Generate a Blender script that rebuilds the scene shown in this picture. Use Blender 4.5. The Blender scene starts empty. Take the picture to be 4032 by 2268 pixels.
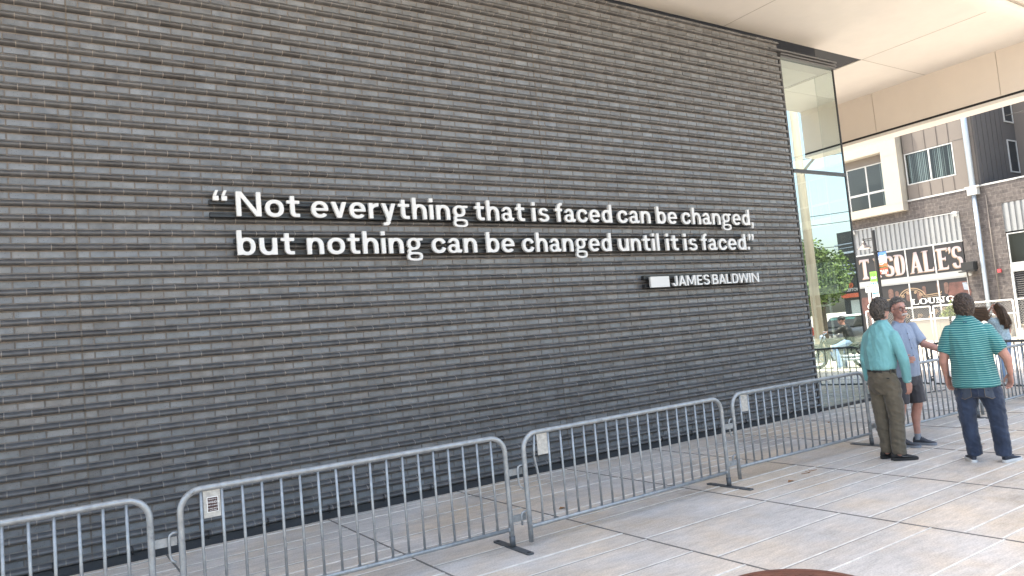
import bpy, bmesh, math, random
import numpy as np
from mathutils import Vector, Matrix

random.seed(7)
rng = np.random.default_rng(7)
SC = bpy.context.scene
COL = SC.collection
rad = math.radians

# ------------------------------------------------------------------ camera
CAMZ, CAMD = 1.75, 7.824
yaw, pitch, roll = 0.59093, 0.068505, -0.089253
fwd = Vector((math.sin(yaw)*math.cos(pitch), math.cos(yaw)*math.cos(pitch), math.sin(pitch)))
rgt = Vector((math.cos(yaw), -math.sin(yaw), 0))
upv = rgt.cross(fwd)
r2 = rgt*math.cos(roll) + upv*math.sin(roll)
u2 = -rgt*math.sin(roll) + upv*math.cos(roll)
cam = bpy.data.cameras.new("camera")
cam.sensor_width = 36.0
cam.lens = 36.0*2886.08/4032
cam.clip_start = 0.05
cam.clip_end = 2000
camo = bpy.data.objects.new("camera", cam)
COL.objects.link(camo)
camo.matrix_world = Matrix(((r2.x, u2.x, -fwd.x, 0), (r2.y, u2.y, -fwd.y, -CAMD), (r2.z, u2.z, -fwd.z, CAMZ), (0, 0, 0, 1)))
SC.camera = camo

# ------------------------------------------------------------------ sky, sun, exposure
SUN_EL, SUN_AZ = 70.0, 122.0          # azimuth from +X towards +Y
world = bpy.data.worlds.new("World")
SC.world = world
world.use_nodes = True
wn = world.node_tree
sky = wn.nodes.new("ShaderNodeTexSky")
sky.sky_type = 'NISHITA'
sky.sun_disc = False
sky.sun_elevation = rad(SUN_EL)
sky.sun_rotation = rad(90-SUN_AZ)
sky.dust_density = 4.0
sky.ozone_density = 0.6
wn.links.new(sky.outputs[0], wn.nodes['Background'].inputs[0])
wn.nodes['Background'].inputs[1].default_value = 0.15
sun = bpy.data.lights.new("sun", 'SUN')
sun.energy = 2.5
sun.angle = rad(0.53)
sun.color = (1.0, 0.95, 0.87)
suno = bpy.data.objects.new("sun", sun)
COL.objects.link(suno)
sd = Vector((math.cos(rad(SUN_EL))*math.cos(rad(SUN_AZ)), math.cos(rad(SUN_EL))*math.sin(rad(SUN_AZ)), math.sin(rad(SUN_EL))))
suno.rotation_euler = sd.to_track_quat('Z', 'Y').to_euler()
suno.location = (0, -20, 30)
SC.view_settings.view_transform = 'Standard'
SC.view_settings.look = 'None'
SC.view_settings.exposure = 2.3
SC.view_settings.gamma = 1.0
SC.view_settings.use_white_balance = True
SC.view_settings.white_balance_temperature = 7100
SC.view_settings.white_balance_tint = 5
try:
    SC.cycles.max_bounces = 10
    SC.cycles.diffuse_bounces = 6
    SC.cycles.transparent_max_bounces = 24
    SC.cycles.sample_clamp_indirect = 6.0
except Exception:
    pass

# ------------------------------------------------------------------ helpers
def s2l(c):
    return tuple((x/255/12.92 if x/255 <= 0.04045 else ((x/255+0.055)/1.055)**2.4) for x in c)

class MB:
    """collects shapes; build() links them as ONE mesh object"""
    def __init__(self):
        self.v = []; self.f = []; self.m = []; self.sm = []
        self.mi = 0; self.smooth = False
    def add(self, vs, fs):
        n = len(self.v)
        self.v.extend([tuple(p) for p in vs])
        for f in fs:
            self.f.append(tuple(i+n for i in f)); self.m.append(self.mi); self.sm.append(self.smooth)
    def box(self, x0, y0, z0, x1, y1, z1):
        x0, x1 = min(x0, x1), max(x0, x1); y0, y1 = min(y0, y1), max(y0, y1); z0, z1 = min(z0, z1), max(z0, z1)
        self.add([(x0,y0,z0),(x1,y0,z0),(x1,y1,z0),(x0,y1,z0),(x0,y0,z1),(x1,y0,z1),(x1,y1,z1),(x0,y1,z1)],
                 [(3,2,1,0),(4,5,6,7),(0,1,5,4),(1,2,6,5),(2,3,7,6),(3,0,4,7)])
    def obox(self, c, ax, ay, az):
        c = Vector(c); ax = Vector(ax); ay = Vector(ay); az = Vector(az)
        vs = [c+sx*ax+sy*ay+sz*az for sz in (-1,1) for sx, sy in ((-1,-1),(1,-1),(1,1),(-1,1))]
        self.add(vs, [(3,2,1,0),(4,5,6,7),(0,1,5,4),(1,2,6,5),(2,3,7,6),(3,0,4,7)])
    def quad(self, a, b, c, d):
        self.add([a,b,c,d], [(0,1,2,3)])
    def poly(self, pts):
        self.add(pts, [tuple(range(len(pts)))])
    def prism(self, pts, d):
        """closed extrusion of planar polygon pts by vector d"""
        n = len(pts); d = Vector(d)
        vs = [Vector(p) for p in pts]+[Vector(p)+d for p in pts]
        self.add(vs, [tuple(range(n-1,-1,-1)), tuple(range(n,2*n))]+[(i,(i+1)%n,n+(i+1)%n,n+i) for i in range(n)])
    def tube(self, pts, r, n=10, caps=True):
        pts = [Vector(p) for p in pts]
        rs = r if isinstance(r, (list, tuple)) else [r]*len(pts)
        sm = self.smooth; self.smooth = True
        rings = []; prev = None
        for i, p in enumerate(pts):
            t = (pts[min(i+1,len(pts)-1)]-pts[max(i-1,0)]).normalized()
            if prev is None:
                a = Vector((0,0,1)) if abs(t.z) < 0.9 else Vector((1,0,0))
                nx = t.cross(a).normalized()
            else:
                nx = (prev - t*prev.dot(t)).normalized()
            prev = nx; ny = t.cross(nx)
            rings.append([p+rs[i]*(math.cos(2*math.pi*k/n)*nx+math.sin(2*math.pi*k/n)*ny) for k in range(n)])
        vs = [q for ring in rings for q in ring]; fs = []
        for i in range(len(pts)-1):
            for k in range(n):
                fs.append((i*n+k, i*n+(k+1)%n, (i+1)*n+(k+1)%n, (i+1)*n+k))
        self.add(vs, fs)
        if caps:
            self.smooth = False
            m = len(self.v)-len(vs)
            self.f.append(tuple(m+k for k in range(n-1,-1,-1))); self.m.append(self.mi); self.sm.append(False)
            self.f.append(tuple(m+(len(pts)-1)*n+k for k in range(n))); self.m.append(self.mi); self.sm.append(False)
        self.smooth = sm
    def lathe(self, c, prof, n=20, axis=(0,0,1), cap=True):
        """prof: list of (radius, height along axis) from c"""
        c = Vector(c); az = Vector(axis).normalized()
        a = Vector((1,0,0)) if abs(az.x) < 0.9 else Vector((0,1,0))
        ax = az.cross(a).normalized(); ay = az.cross(ax)
        vs = []
        for rr, h in prof:
            for k in range(n):
                t = 2*math.pi*k/n
                vs.append(c+az*h+rr*(math.cos(t)*ax+math.sin(t)*ay))
        fs = [(i*n+k, i*n+(k+1)%n, (i+1)*n+(k+1)%n, (i+1)*n+k) for i in range(len(prof)-1) for k in range(n)]
        if cap:
            fs += [tuple(range(n-1,-1,-1)), tuple((len(prof)-1)*n+k for k in range(n))]
        self.add(vs, fs)
    def ell(self, c, rx, ry, rz, nu=14, nv=9, axes=None):
        c = Vector(c)
        A = axes or (Vector((1,0,0)), Vector((0,1,0)), Vector((0,0,1)))
        vs = []
        for i in range(nv+1):
            ph = math.pi*(i/nv-0.5)
            ph = max(min(ph, math.pi/2-0.02), -math.pi/2+0.02)
            for k in range(nu):
                t = 2*math.pi*k/nu
                vs.append(c + A[0]*(rx*math.cos(ph)*math.cos(t)) + A[1]*(ry*math.cos(ph)*math.sin(t)) + A[2]*(rz*math.sin(ph)))
        fs = [(i*nu+k, i*nu+(k+1)%nu, (i+1)*nu+(k+1)%nu, (i+1)*nu+k) for i in range(nv) for k in range(nu)]
        fs += [tuple(range(nu-1,-1,-1)), tuple(nv*nu+k for k in range(nu))]
        self.add(vs, fs)
    def build(self, name, mats, parent=None, loc=None):
        me = bpy.data.meshes.new(name)
        me.from_pydata(self.v, [], self.f)
        for m in (mats if isinstance(mats, (list, tuple)) else [mats]):
            me.materials.append(m)
        if any(self.m): me.polygons.foreach_set('material_index', self.m)
        if any(self.sm): me.polygons.foreach_set('use_smooth', self.sm)
        me.update()
        return link(name, me, parent, loc)

def link(name, data, parent=None, loc=None):
    o = bpy.data.objects.new(name, data)
    COL.objects.link(o)
    if parent: o.parent = parent
    if loc is not None: o.location = loc
    return o

def tag(o, label=None, cat=None, group=None, kind=None):
    if label: o['label'] = label
    if cat: o['category'] = cat
    if group: o['group'] = group
    if kind: o['kind'] = kind
    return o

def thing(name, label, cat, loc=(0,0,0), rotz=0.0, group=None):
    o = bpy.data.objects.new(name, None)
    o.empty_display_size = 0.2
    COL.objects.link(o)
    o.location = loc; o.rotation_euler = (0,0,rotz)
    return tag(o, label, cat, group)

def copy_tree(o, parent=None):
    c = o.copy(); COL.objects.link(c)
    if parent: c.parent = parent
    for ch in list(o.children): copy_tree(ch, c)
    return c

# ------------------------------------------------------------------ materials
def nodes_of(m):
    return m.node_tree.nodes, m.node_tree.links

def mat(name, col, rough=0.6, metal=0.0, spec=0.5, var=0.0, vscale=6.0, bump=0.0, bscale=40.0, island=0.0, coat=0.0, streak=None, detail=5.0):
    """Principled with optional noise colour variation, per-island variation and bump"""
    m = bpy.data.materials.new(name); m.use_nodes = True
    N, L = nodes_of(m)
    b = N['Principled BSDF']
    b.inputs['Roughness'].default_value = rough
    b.inputs['Metallic'].default_value = metal
    b.inputs['Specular IOR Level'].default_value = spec
    b.inputs['Coat Weight'].default_value = coat
    b.inputs['Base Color'].default_value = (*col, 1)
    out = None
    tc = N.new('ShaderNodeTexCoord')
    if var > 0:
        mp = N.new('ShaderNodeMapping'); L.new(tc.outputs['Object'], mp.inputs[0])
        if streak: mp.inputs['Scale'].default_value = streak
        n = N.new('ShaderNodeTexNoise'); n.inputs['Scale'].default_value = vscale; n.inputs['Detail'].default_value = detail
        n.inputs['Roughness'].default_value = 0.65
        L.new(mp.outputs[0], n.inputs['Vector'])
        r = N.new('ShaderNodeMapRange')
        r.inputs[1].default_value = 0.25; r.inputs[2].default_value = 0.75
        r.inputs[3].default_value = 1-var; r.inputs[4].default_value = 1+var
        L.new(n.outputs[0], r.inputs[0]); out = r.outputs[0]
    if island > 0:
        g = N.new('ShaderNodeNewGeometry')
        r = N.new('ShaderNodeMapRange'); r.inputs[3].default_value = 1-island; r.inputs[4].default_value = 1+island
        L.new(g.outputs['Random Per Island'], r.inputs[0])
        if out:
            mu = N.new('ShaderNodeMath'); mu.operation = 'MULTIPLY'
            L.new(out, mu.inputs[0]); L.new(r.outputs[0], mu.inputs[1]); out = mu.outputs[0]
        else: out = r.outputs[0]
    if out:
        vm = N.new('ShaderNodeVectorMath'); vm.operation = 'SCALE'
        vm.inputs[0].default_value = col
        L.new(out, vm.inputs['Scale']); L.new(vm.outputs[0], b.inputs['Base Color'])
    if bump > 0:
        n2 = N.new('ShaderNodeTexNoise'); n2.inputs['Scale'].default_value = bscale; n2.inputs['Detail'].default_value = 4
        L.new(tc.outputs['Object'], n2.inputs['Vector'])
        bp = N.new('ShaderNodeBump'); bp.inputs['Strength'].default_value = bump; bp.inputs['Distance'].default_value = 0.01
        L.new(n2.outputs[0], bp.inputs['Height']); L.new(bp.outputs[0], b.inputs['Normal'])
    return m

def brick_mat(name, col, rough, spots=True, island=0.3, dark=0.3):
    """ironspot brick: per brick tone, dark pits, gloss that varies from brick to brick"""
    m = bpy.data.materials.new(name); m.use_nodes = True
    N, L = nodes_of(m); b = N['Principled BSDF']
    b.inputs['Specular IOR Level'].default_value = 0.5
    tc = N.new('ShaderNodeTexCoord'); g = N.new('ShaderNodeNewGeometry')
    cr = N.new('ShaderNodeValToRGB'); L.new(g.outputs['Random Per Island'], cr.inputs[0])
    e = cr.color_ramp.elements
    e[0].position = 0.0; e[0].color = (col[0]*(1-dark)*1.04, col[1]*(1-dark)*1.0, col[2]*(1-dark)*0.98, 1)
    e[1].position = 1.0; e[1].color = (*(c*(1+island) for c in col), 1)
    k = e.new(0.2); k.color = (*(c*(1-dark*0.4) for c in col), 1)
    k = e.new(0.4); k.color = (*col, 1)
    n = N.new('ShaderNodeTexNoise'); n.inputs['Scale'].default_value = 9; n.inputs['Detail'].default_value = 5
    L.new(tc.outputs['Object'], n.inputs['Vector'])
    mr = N.new('ShaderNodeMapRange'); mr.inputs[1].default_value = 0.3; mr.inputs[2].default_value = 0.7; mr.inputs[3].default_value = 0.78; mr.inputs[4].default_value = 1.2
    L.new(n.outputs[0], mr.inputs[0])
    last = mr.outputs[0]
    if spots:
        v = N.new('ShaderNodeTexVoronoi'); v.inputs['Scale'].default_value = 75; v.inputs['Randomness'].default_value = 1
        mp = N.new('ShaderNodeMapping'); mp.inputs['Scale'].default_value = (0.8, 1, 1.1)
        L.new(tc.outputs['Object'], mp.inputs[0]); L.new(mp.outputs[0], v.inputs['Vector'])
        sr = N.new('ShaderNodeMapRange'); sr.inputs[1].default_value = 0.16; sr.inputs[2].default_value = 0.26; sr.inputs[3].default_value = 0.35; sr.inputs[4].default_value = 1.0
        L.new(v.outputs['Distance'], sr.inputs[0])
        # only some cells are pits
        sc = N.new('ShaderNodeSeparateColor'); L.new(v.outputs['Color'], sc.inputs[0])
        gt = N.new('ShaderNodeMath'); gt.operation = 'GREATER_THAN'; gt.inputs[1].default_value = 0.42
        L.new(sc.outputs[0], gt.inputs[0])
        mx = N.new('ShaderNodeMath'); mx.operation = 'MAXIMUM'
        L.new(sr.outputs[0], mx.inputs[0]); L.new(gt.outputs[0], mx.inputs[1])
        mu = N.new('ShaderNodeMath'); mu.operation = 'MULTIPLY'
        L.new(last, mu.inputs[0]); L.new(mx.outputs[0], mu.inputs[1]); last = mu.outputs[0]
    vm = N.new('ShaderNodeVectorMath'); vm.operation = 'SCALE'
    L.new(cr.outputs[0], vm.inputs[0]); L.new(last, vm.inputs['Scale']); L.new(vm.outputs[0], b.inputs['Base Color'])
    rr = N.new('ShaderNodeMapRange'); rr.inputs[3].default_value = rough*0.8; rr.inputs[4].default_value = rough*1.35
    wn_ = N.new('ShaderNodeTexWhiteNoise'); wn_.noise_dimensions = '1D'
    L.new(g.outputs['Random Per Island'], wn_.inputs['W']); L.new(wn_.outputs[0], rr.inputs[0]); L.new(rr.outputs[0], b.inputs['Roughness'])
    n2 = N.new('ShaderNodeTexNoise'); n2.inputs['Scale'].default_value = 60; n2.inputs['Detail'].default_value = 3
    L.new(tc.outputs['Object'], n2.inputs['Vector'])
    bp = N.new('ShaderNodeBump'); bp.inputs['Strength'].default_value = 0.22; bp.inputs['Distance'].default_value = 0.004
    L.new(n2.outputs[0], bp.inputs['Height']); L.new(bp.outputs[0], b.inputs['Normal'])
    return m

def glass_mat(name, refl, tint, trans):
    m = bpy.data.materials.new(name); m.use_nodes = True
    N, L = nodes_of(m); N.remove(N['Principled BSDF'])
    g = N.new('ShaderNodeBsdfGlossy'); g.inputs['Roughness'].default_value = 0.0; g.inputs['Color'].default_value = (*tint, 1)
    t = N.new('ShaderNodeBsdfTransparent'); t.inputs['Color'].default_value = (*trans, 1)
    mx = N.new('ShaderNodeMixShader')
    lw = N.new('ShaderNodeFresnel'); lw.inputs['IOR'].default_value = 1.5
    ad = N.new('ShaderNodeMath'); ad.operation = 'ADD'; ad.use_clamp = True; ad.inputs[1].default_value = refl
    L.new(lw.outputs[0], ad.inputs[0]); L.new(ad.outputs[0], mx.inputs[0])
    L.new(t.outputs[0], mx.inputs[1]); L.new(g.outputs[0], mx.inputs[2])
    L.new(mx.outputs[0], N['Material Output'].inputs['Surface'])
    return m

M = {}
M['brick'] = brick_mat('ironspot_brick', (0.152, 0.158, 0.166), 0.30, island=0.14, dark=0.20)
M['rail_brick'] = brick_mat('bullnose_brick', (0.084, 0.083, 0.084), 0.26, spots=False, island=0.15)
M['mortar'] = mat('dark_mortar', (0.18, 0.16, 0.145), 0.9, var=0.25, vscale=20, bump=0.4, bscale=120)
M['joint_mortar'] = mat('pale_joint_mortar', (0.22, 0.195, 0.175), 0.9, var=0.25, vscale=20)
M['sealant'] = mat('tan_joint_sealant', (0.135, 0.118, 0.10), 0.8, var=0.3, vscale=12)
M['plinth'] = mat('plinth_block', (0.030, 0.031, 0.034), 0.7, var=0.25, vscale=8, bump=0.5, bscale=60)
M['navy'] = mat('dark_flashing', (0.008, 0.012, 0.022), 0.7)
M['steel_dark'] = mat('dark_bronze_frame', (0.035, 0.033, 0.034), 0.4, metal=0.0)
M['soffit'] = mat('soffit_plaster', (0.68, 0.645, 0.60), 0.85, var=0.05, vscale=1.2, bump=0.25, bscale=5)
M['beam'] = mat('beam_panel', (0.68, 0.61, 0.54), 0.75, var=0.03, vscale=1.5)
M['seam'] = mat('seam', (0.36, 0.33, 0.29), 0.9)
M['white_letter'] = mat('white_letter_paint', (0.60, 0.60, 0.59), 0.45)
M['black_rail'] = mat('black_mounting_rail', (0.014, 0.015, 0.017), 0.35, spec=0.5)
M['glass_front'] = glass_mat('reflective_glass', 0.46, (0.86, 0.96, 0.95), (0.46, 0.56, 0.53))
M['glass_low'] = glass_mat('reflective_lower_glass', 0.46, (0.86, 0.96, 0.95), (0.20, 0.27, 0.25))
M['glass_side'] = glass_mat('tinted_return_glass', 0.10, (0.8, 0.9, 0.87), (0.62, 0.68, 0.64))
def galv_mat(name, col):
    m = mat(name, col, 0.42, metal=0.5, var=0.28, vscale=18, bump=0.15, bscale=70)
    N, L = nodes_of(m); b = N['Principled BSDF']
    src = b.inputs['Base Color'].links[0].from_socket
    tc = N.new('ShaderNodeTexCoord'); oi = N.new('ShaderNodeObjectInfo')
    n = N.new('ShaderNodeTexNoise'); n.noise_dimensions = '4D'; n.inputs['Scale'].default_value = 7; n.inputs['Detail'].default_value = 8; n.inputs['Roughness'].default_value = 0.75
    L.new(tc.outputs['Object'], n.inputs['Vector']); mu = N.new('ShaderNodeMath'); mu.operation = 'MULTIPLY'; mu.inputs[1].default_value = 40; L.new(oi.outputs['Random'], mu.inputs[0]); L.new(mu.outputs[0], n.inputs['W'])
    r = N.new('ShaderNodeMapRange'); r.inputs[1].default_value = 0.60; r.inputs[2].default_value = 0.72; r.inputs[3].default_value = 0; r.inputs[4].default_value = 0.75; L.new(n.outputs[0], r.inputs[0])
    mx = N.new('ShaderNodeMix'); mx.data_type = 'RGBA'; L.new(r.outputs[0], mx.inputs[0]); L.new(src, mx.inputs[6]); mx.inputs[7].default_value = (0.10, 0.085, 0.075, 1)
    L.new(mx.outputs[2], b.inputs['Base Color'])
    r2_ = N.new('ShaderNodeMapRange'); r2_.inputs[1].default_value = 0.35; r2_.inputs[2].default_value = 0.65; r2_.inputs[3].default_value = 0.30; r2_.inputs[4].default_value = 0.58; L.new(n.outputs[0], r2_.inputs[0]); L.new(r2_.outputs[0], b.inputs['Roughness'])
    return m
M['galv'] = galv_mat('galvanised_steel', (0.31, 0.325, 0.335))
M['galv_dark'] = mat('dark_shade_steel', (0.10, 0.105, 0.112), 0.6, metal=0.3, var=0.3, vscale=20)  # steel darkened for far barriers in shade; other dark steel parts share it
M['tagplate'] = mat('tin_tag_plate', (0.42, 0.405, 0.375), 0.55, metal=0.3, var=0.35, vscale=25)
M['brown_label'] = mat('brown_label', (0.055, 0.022, 0.02), 0.6)
M['white_paint'] = mat('white_paint', (0.78, 0.78, 0.76), 0.5)
M['black'] = mat('black_matte', (0.012, 0.012, 0.013), 0.6)
M['rust'] = mat('rusty_iron', (0.135, 0.048, 0.027), 0.8, var=0.35, vscale=8, bump=0.5, bscale=80)
# ------------------------------------------------------------------ ground
def concrete(name, col, lines=True):
    m = bpy.data.materials.new(name); m.use_nodes = True
    N, L = nodes_of(m); b = N['Principled BSDF']; b.inputs['Roughness'].default_value = 0.85
    b.inputs['Specular IOR Level'].default_value = 0.25
    tc = N.new('ShaderNodeTexCoord')
    def noise(scale, detail, lo, hi, vec=None, a=0.3, c=0.7):
        n = N.new('ShaderNodeTexNoise'); n.inputs['Scale'].default_value = scale; n.inputs['Detail'].default_value = detail
        n.inputs['Roughness'].default_value = 0.7
        L.new(vec or tc.outputs['Object'], n.inputs['Vector'])
        r = N.new('ShaderNodeMapRange'); r.inputs[1].default_value = a; r.inputs[2].default_value = c; r.inputs[3].default_value = lo; r.inputs[4].default_value = hi
        L.new(n.outputs[0], r.inputs[0]); return r.outputs[0]
    def mul(p, q):
        x = N.new('ShaderNodeMath'); x.operation = 'MULTIPLY'; L.new(p, x.inputs[0]); L.new(q, x.inputs[1]); return x.outputs[0]
    mp = N.new('ShaderNodeMapping'); mp.inputs['Scale'].default_value = (0.35, 1.6, 1); L.new(tc.outputs['Object'], mp.inputs[0])
    a = noise(0.9, 6, 0.86, 1.1); s = mul(noise(2.2, 6, 0.90, 1.12, mp.outputs[0]), noise(14, 5, 0.86, 1.14, mp.outputs[0])); f = noise(70, 3, 0.80, 1.2)
    st = noise(0.55, 7, 0.76, 1.0, None, 0.34, 0.46)          # brown stains with soft edges
    ch = noise(1.1, 8, 1.0, 1.35, mp.outputs[0], 0.62, 0.74)  # whitish lime bloom
    t = mul(mul(mul(a, s), f), mul(st, ch))
    wm = N.new('ShaderNodeMix'); wm.data_type = 'RGBA'
    wm.inputs[6].default_value = (col[0]*1.06, col[1]*0.97, col[2]*0.86, 1); wm.inputs[7].default_value = (col[0]*0.97, col[1]*1.0, col[2]*1.05, 1)
    L.new(noise(0.5, 4, 0, 1, None, 0.4, 0.6), wm.inputs[0])
    vm = N.new('ShaderNodeVectorMath'); vm.operation = 'SCALE'
    L.new(wm.outputs[2], vm.inputs[0]); L.new(t, vm.inputs['Scale']); L.new(vm.outputs[0], b.inputs['Base Color'])
    n2 = N.new('ShaderNodeTexNoise'); n2.inputs['Scale'].default_value = 90; n2.inputs['Detail'].default_value = 4; L.new(mp.outputs[0], n2.inputs['Vector'])
    bp = N.new('ShaderNodeBump'); bp.inputs['Strength'].default_value = 0.3; bp.inputs['Distance'].default_value = 0.004
    L.new(n2.outputs[0], bp.inputs['Height']); L.new(bp.outputs[0], b.inputs['Normal'])
    return m
M['concrete'] = concrete('plaza_concrete', (0.49, 0.445, 0.40))
M['line'] = mat('tooled_joint_ridge', (0.64, 0.605, 0.56), 0.9, var=0.25, vscale=9)
M['linedark'] = mat('joint_edge', (0.27, 0.25, 0.225), 0.9, var=0.3, vscale=9)
M['joint'] = mat('open_joint', (0.15, 0.143, 0.135), 0.95, var=0.3, vscale=6)
M['asphalt'] = mat('street_asphalt', (0.16, 0.155, 0.15), 0.9, var=0.15, vscale=3, bump=0.3, bscale=80)
M['road_conc'] = mat('street_concrete', (0.42, 0.39, 0.34), 0.9, var=0.12, vscale=0.8)
M['kerb'] = mat('kerb_concrete', (0.45, 0.42, 0.37), 0.9, var=0.1, vscale=2)

g = MB()
g.box(-400, -400, -0.6, 400, 400, -0.16)
tag(g.build('ground', M['road_conc']), kind='structure')
KX = 23.2
p = MB(); p.box(-60, -60, -0.155, KX, 60, 0)
tag(p.build('plaza_pavement', M['concrete']), kind='structure')
k = MB(); k.box(KX+0.003, -60, -0.155, KX+0.16, 60, 0.004)
tag(k.build('near_kerb', M['kerb']), kind='structure')
fp = MB(); fp.box(31.2, -60, -0.155, 90, 60, -0.01)
tag(fp.build('far_pavement', M['road_conc']), kind='structure')
fk = MB(); fk.box(31.03, -60, -0.155, 31.197, 60, -0.003)
tag(fk.build('far_kerb', M['kerb']), kind='structure')
rd = MB(); rd.box(KX+0.163, -60, -0.158, 31.027, 60, -0.145)
tag(rd.build('street', M['road_conc']), kind='structure')

# slab joints (dark, across) and light tooled ridges (along), each panel has its own set
J0, JD = 2.635, 1.5825
dk = MB(); lt = MB(); le = MB()
for i in range(-5, 12):
    x = J0+i*JD
    dk.box(x-0.008, -14, 0.0, x+0.008, 0.01, 0.004)
RID = {2: [-2.39,-2.64,-2.90,-3.15,-3.41,-3.67,-4.18,-4.43,-4.94,-5.20,-5.7,-6.2],       # panel 5.8 - 7.38
       3: [-2.64,-2.90,-3.15,-3.41,-3.67,-4.18,-4.43,-4.94,-5.45],
       1: [-2.14,-2.39,-3.17,-3.93,-4.44,-4.70,-5.22,-5.5,-6.0], 0: [-2.4,-2.9,-3.2,-3.7,-4.2,-4.6,-5.0]}
for i in range(-6, 12):
    xa, xb = J0+i*JD+0.009, J0+(i+1)*JD-0.009
    rows = [-0.08-0.2548*k for k in range(0, 8)]
    rows = [y for y in rows if random.random() < 0.8]
    rows += RID.get(i, [-0.08-0.2548*k for k in range(8, 52) if random.random() < 0.62])
    for y in rows:
        yj = y+random.uniform(-0.006, 0.006); w = random.uniform(0.007, 0.0105)
        lt.box(xa, yj-w, 0.0, xb, yj+w, 0.0045)
        if random.random() < 0.5: le.box(xa, yj-w-0.005, 0.0, xb, yj-w-0.0005, 0.0025)
tag(dk.build('pavement_joints', M['joint']), kind='structure')
tag(lt.build('pavement_ridges', M['line']), kind='structure')
tag(le.build('pavement_ridge_edges', M['linedark']), kind='structure')

# rusty manhole cover at the lower edge of the picture
mh = thing('manhole_cover', 'rusty round iron manhole cover set flush in the plaza concrete', 'manhole cover', (3.93, -4.86, 0))
a = MB(); a.lathe((0,0,0.001), [(0.535,0),(0.535,0.006),(0.49,0.009),(0.485,0.004)], 64); a.build('frame_ring', M['rust'], mh)
a = MB(); a.lathe((0,0,0.001), [(0.478,0),(0.478,0.007)], 64)
for i in range(-8, 9):
    for j in range(-8, 9):
        x, y = i*0.062, j*0.062
        if x*x+y*y < 0.18: a.obox((x, y, 0.0095), (0.02*(1 if (i+j)%2 else 0.4),0,0), (0,0.02*(0.4 if (i+j)%2 else 1),0), (0,0,0.002))
a.build('lid', M['rust'], mh)

# ------------------------------------------------------------------ museum building: brick wall, corner glazing, canopy
museum = thing('museum_building', 'dark brick building with ribbed courses, glazed corner and pale overhanging canopy', 'building', (0,0,0))
P, Z0, LB = 0.13547, 3.2297, 0.2045
XJ = [0.4457-54*LB, 0.4457-27*LB, 0.4457, 0.4457+27*LB, 0.4457+54*LB]
X_END = XJ[-1]
PR = 0.055                                   # rail projection; flat brick face at y = PR
def course_z(i): return Z0-i*P
fl = MB(); rl = MB()
prof = [(-0.01,0.0290),(0.010,0.0285),(0.028,0.0215),(0.041,0.0150),(0.0500,0.0075),(0.0545,-0.002),(0.0535,-0.010),(0.046,-0.0195),(0.030,-0.0255),(-0.01,-0.0280)]
for i in range(-25, 24):
    zc = course_z(i)
    for s in range(4):
        xa = XJ[s]
        for n in range(27):
            x0 = xa+n*LB+0.004; x1 = xa+(n+1)*LB-0.004
            if n == 0: x0 += 0.003
            if n == 26: x1 -= 0.003
            if s == 3 and n == 26: x1 += 0.005
            dy = random.uniform(-0.0015, 0.0015); dz = random.uniform(-0.0012, 0.0012)
            vs = [(x0, PR-a+dy, zc+b+dz) for a, b in prof]+[(x1, PR-a+dy, zc+b+dz) for a, b in prof]
            m = len(prof)
            rl.smooth = True
            rl.add(vs, [(q, m+q, m+q+1, q+1) for q in range(m-1)])
            rl.smooth = False
            rl.add([vs[q] for q in range(m)], [tuple(range(m))]); rl.add([vs[m+q] for q in range(m)], [tuple(range(m-1,-1,-1))])
for i in range(-25, 23):
    zc = course_z(i)-P/2
    h = 0.0285
    for s in range(4):
        xa, xb = XJ[s]+0.006, XJ[s+1]-0.006
        cuts = [xa]+[XJ[s]+(n+0.5)*LB for n in range(27)]+[xb]
        for n in range(len(cuts)-1):
            x0 = cuts[n]+(0.005 if n else 0); x1 = cuts[n+1]-(0.005 if n < len(cuts)-2 else 0)
            dy = random.uniform(-0.0012, 0.0012); tx = random.uniform(-0.0012, 0.0012); tz = random.uniform(-0.0016, 0.0016)
            y = PR+dy; b = 0.0025
            fr = [(x0+b, y+tx+tz, zc-h+b), (x1-b, y-tx+tz, zc-h+b), (x1-b, y-tx-tz, zc+h-b), (x0+b, y+tx-tz, zc+h-b)]
            bk = [(x0, y+0.009, zc-h), (x1, y+0.009, zc-h), (x1, y+0.009, zc+h), (x0, y+0.009, zc+h)]
            fl.add(fr+bk, [(0,1,2,3),(4,5,1,0),(5,6,2,1),(6,7,3,2),(7,4,0,3)])
wall = MB(); zt = course_z(-25)+0.03
wall.box(XJ[0], PR+0.006, 0.08, X_END-0.004, 0.35, zt)
wo = wall.build('brick_wall', M['mortar'], museum)
fl.build('flat_brick_courses', M['brick'], wo)
rl.build('bullnose_rib_courses', M['rail_brick'], wo)
a = MB()                                     # mortar in the rib joints, a touch proud
for i in range(-25, 24):
    zc = course_z(i)
    for s in range(4):
        for n in range(1, 27):
            x = XJ[s]+n*LB
            vs = [(x-0.0042, PR-q*1.0+0.001, zc+b) for q, b in prof]+[(x+0.0042, PR-q*1.0+0.001, zc+b) for q, b in prof]
            m = len(prof); a.add(vs, [(q, m+q, m+q+1, q+1) for q in range(m-1)])
a.build('rib_joint_mortar', M['joint_mortar'], wo)
for s in range(1, 4):                        # sealant in the control joints
    a = MB(); x = XJ[s]
    for i in range(-25, 24):
        zc = course_z(i)
        vs = [(x-0.0085, PR-q*0.96+0.002, zc+b) for q, b in prof]+[(x+0.0085, PR-q*0.96+0.002, zc+b) for q, b in prof]
        m = len(prof); a.add(vs, [(q, m+q, m+q+1, q+1) for q in range(m-1)])
        a.box(x-0.0075, PR-0.002, zc-P+0.028, x+0.0075, PR+0.008, zc-0.029)
    a.build('control_joint_sealant', M['sealant'], wo)
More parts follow.
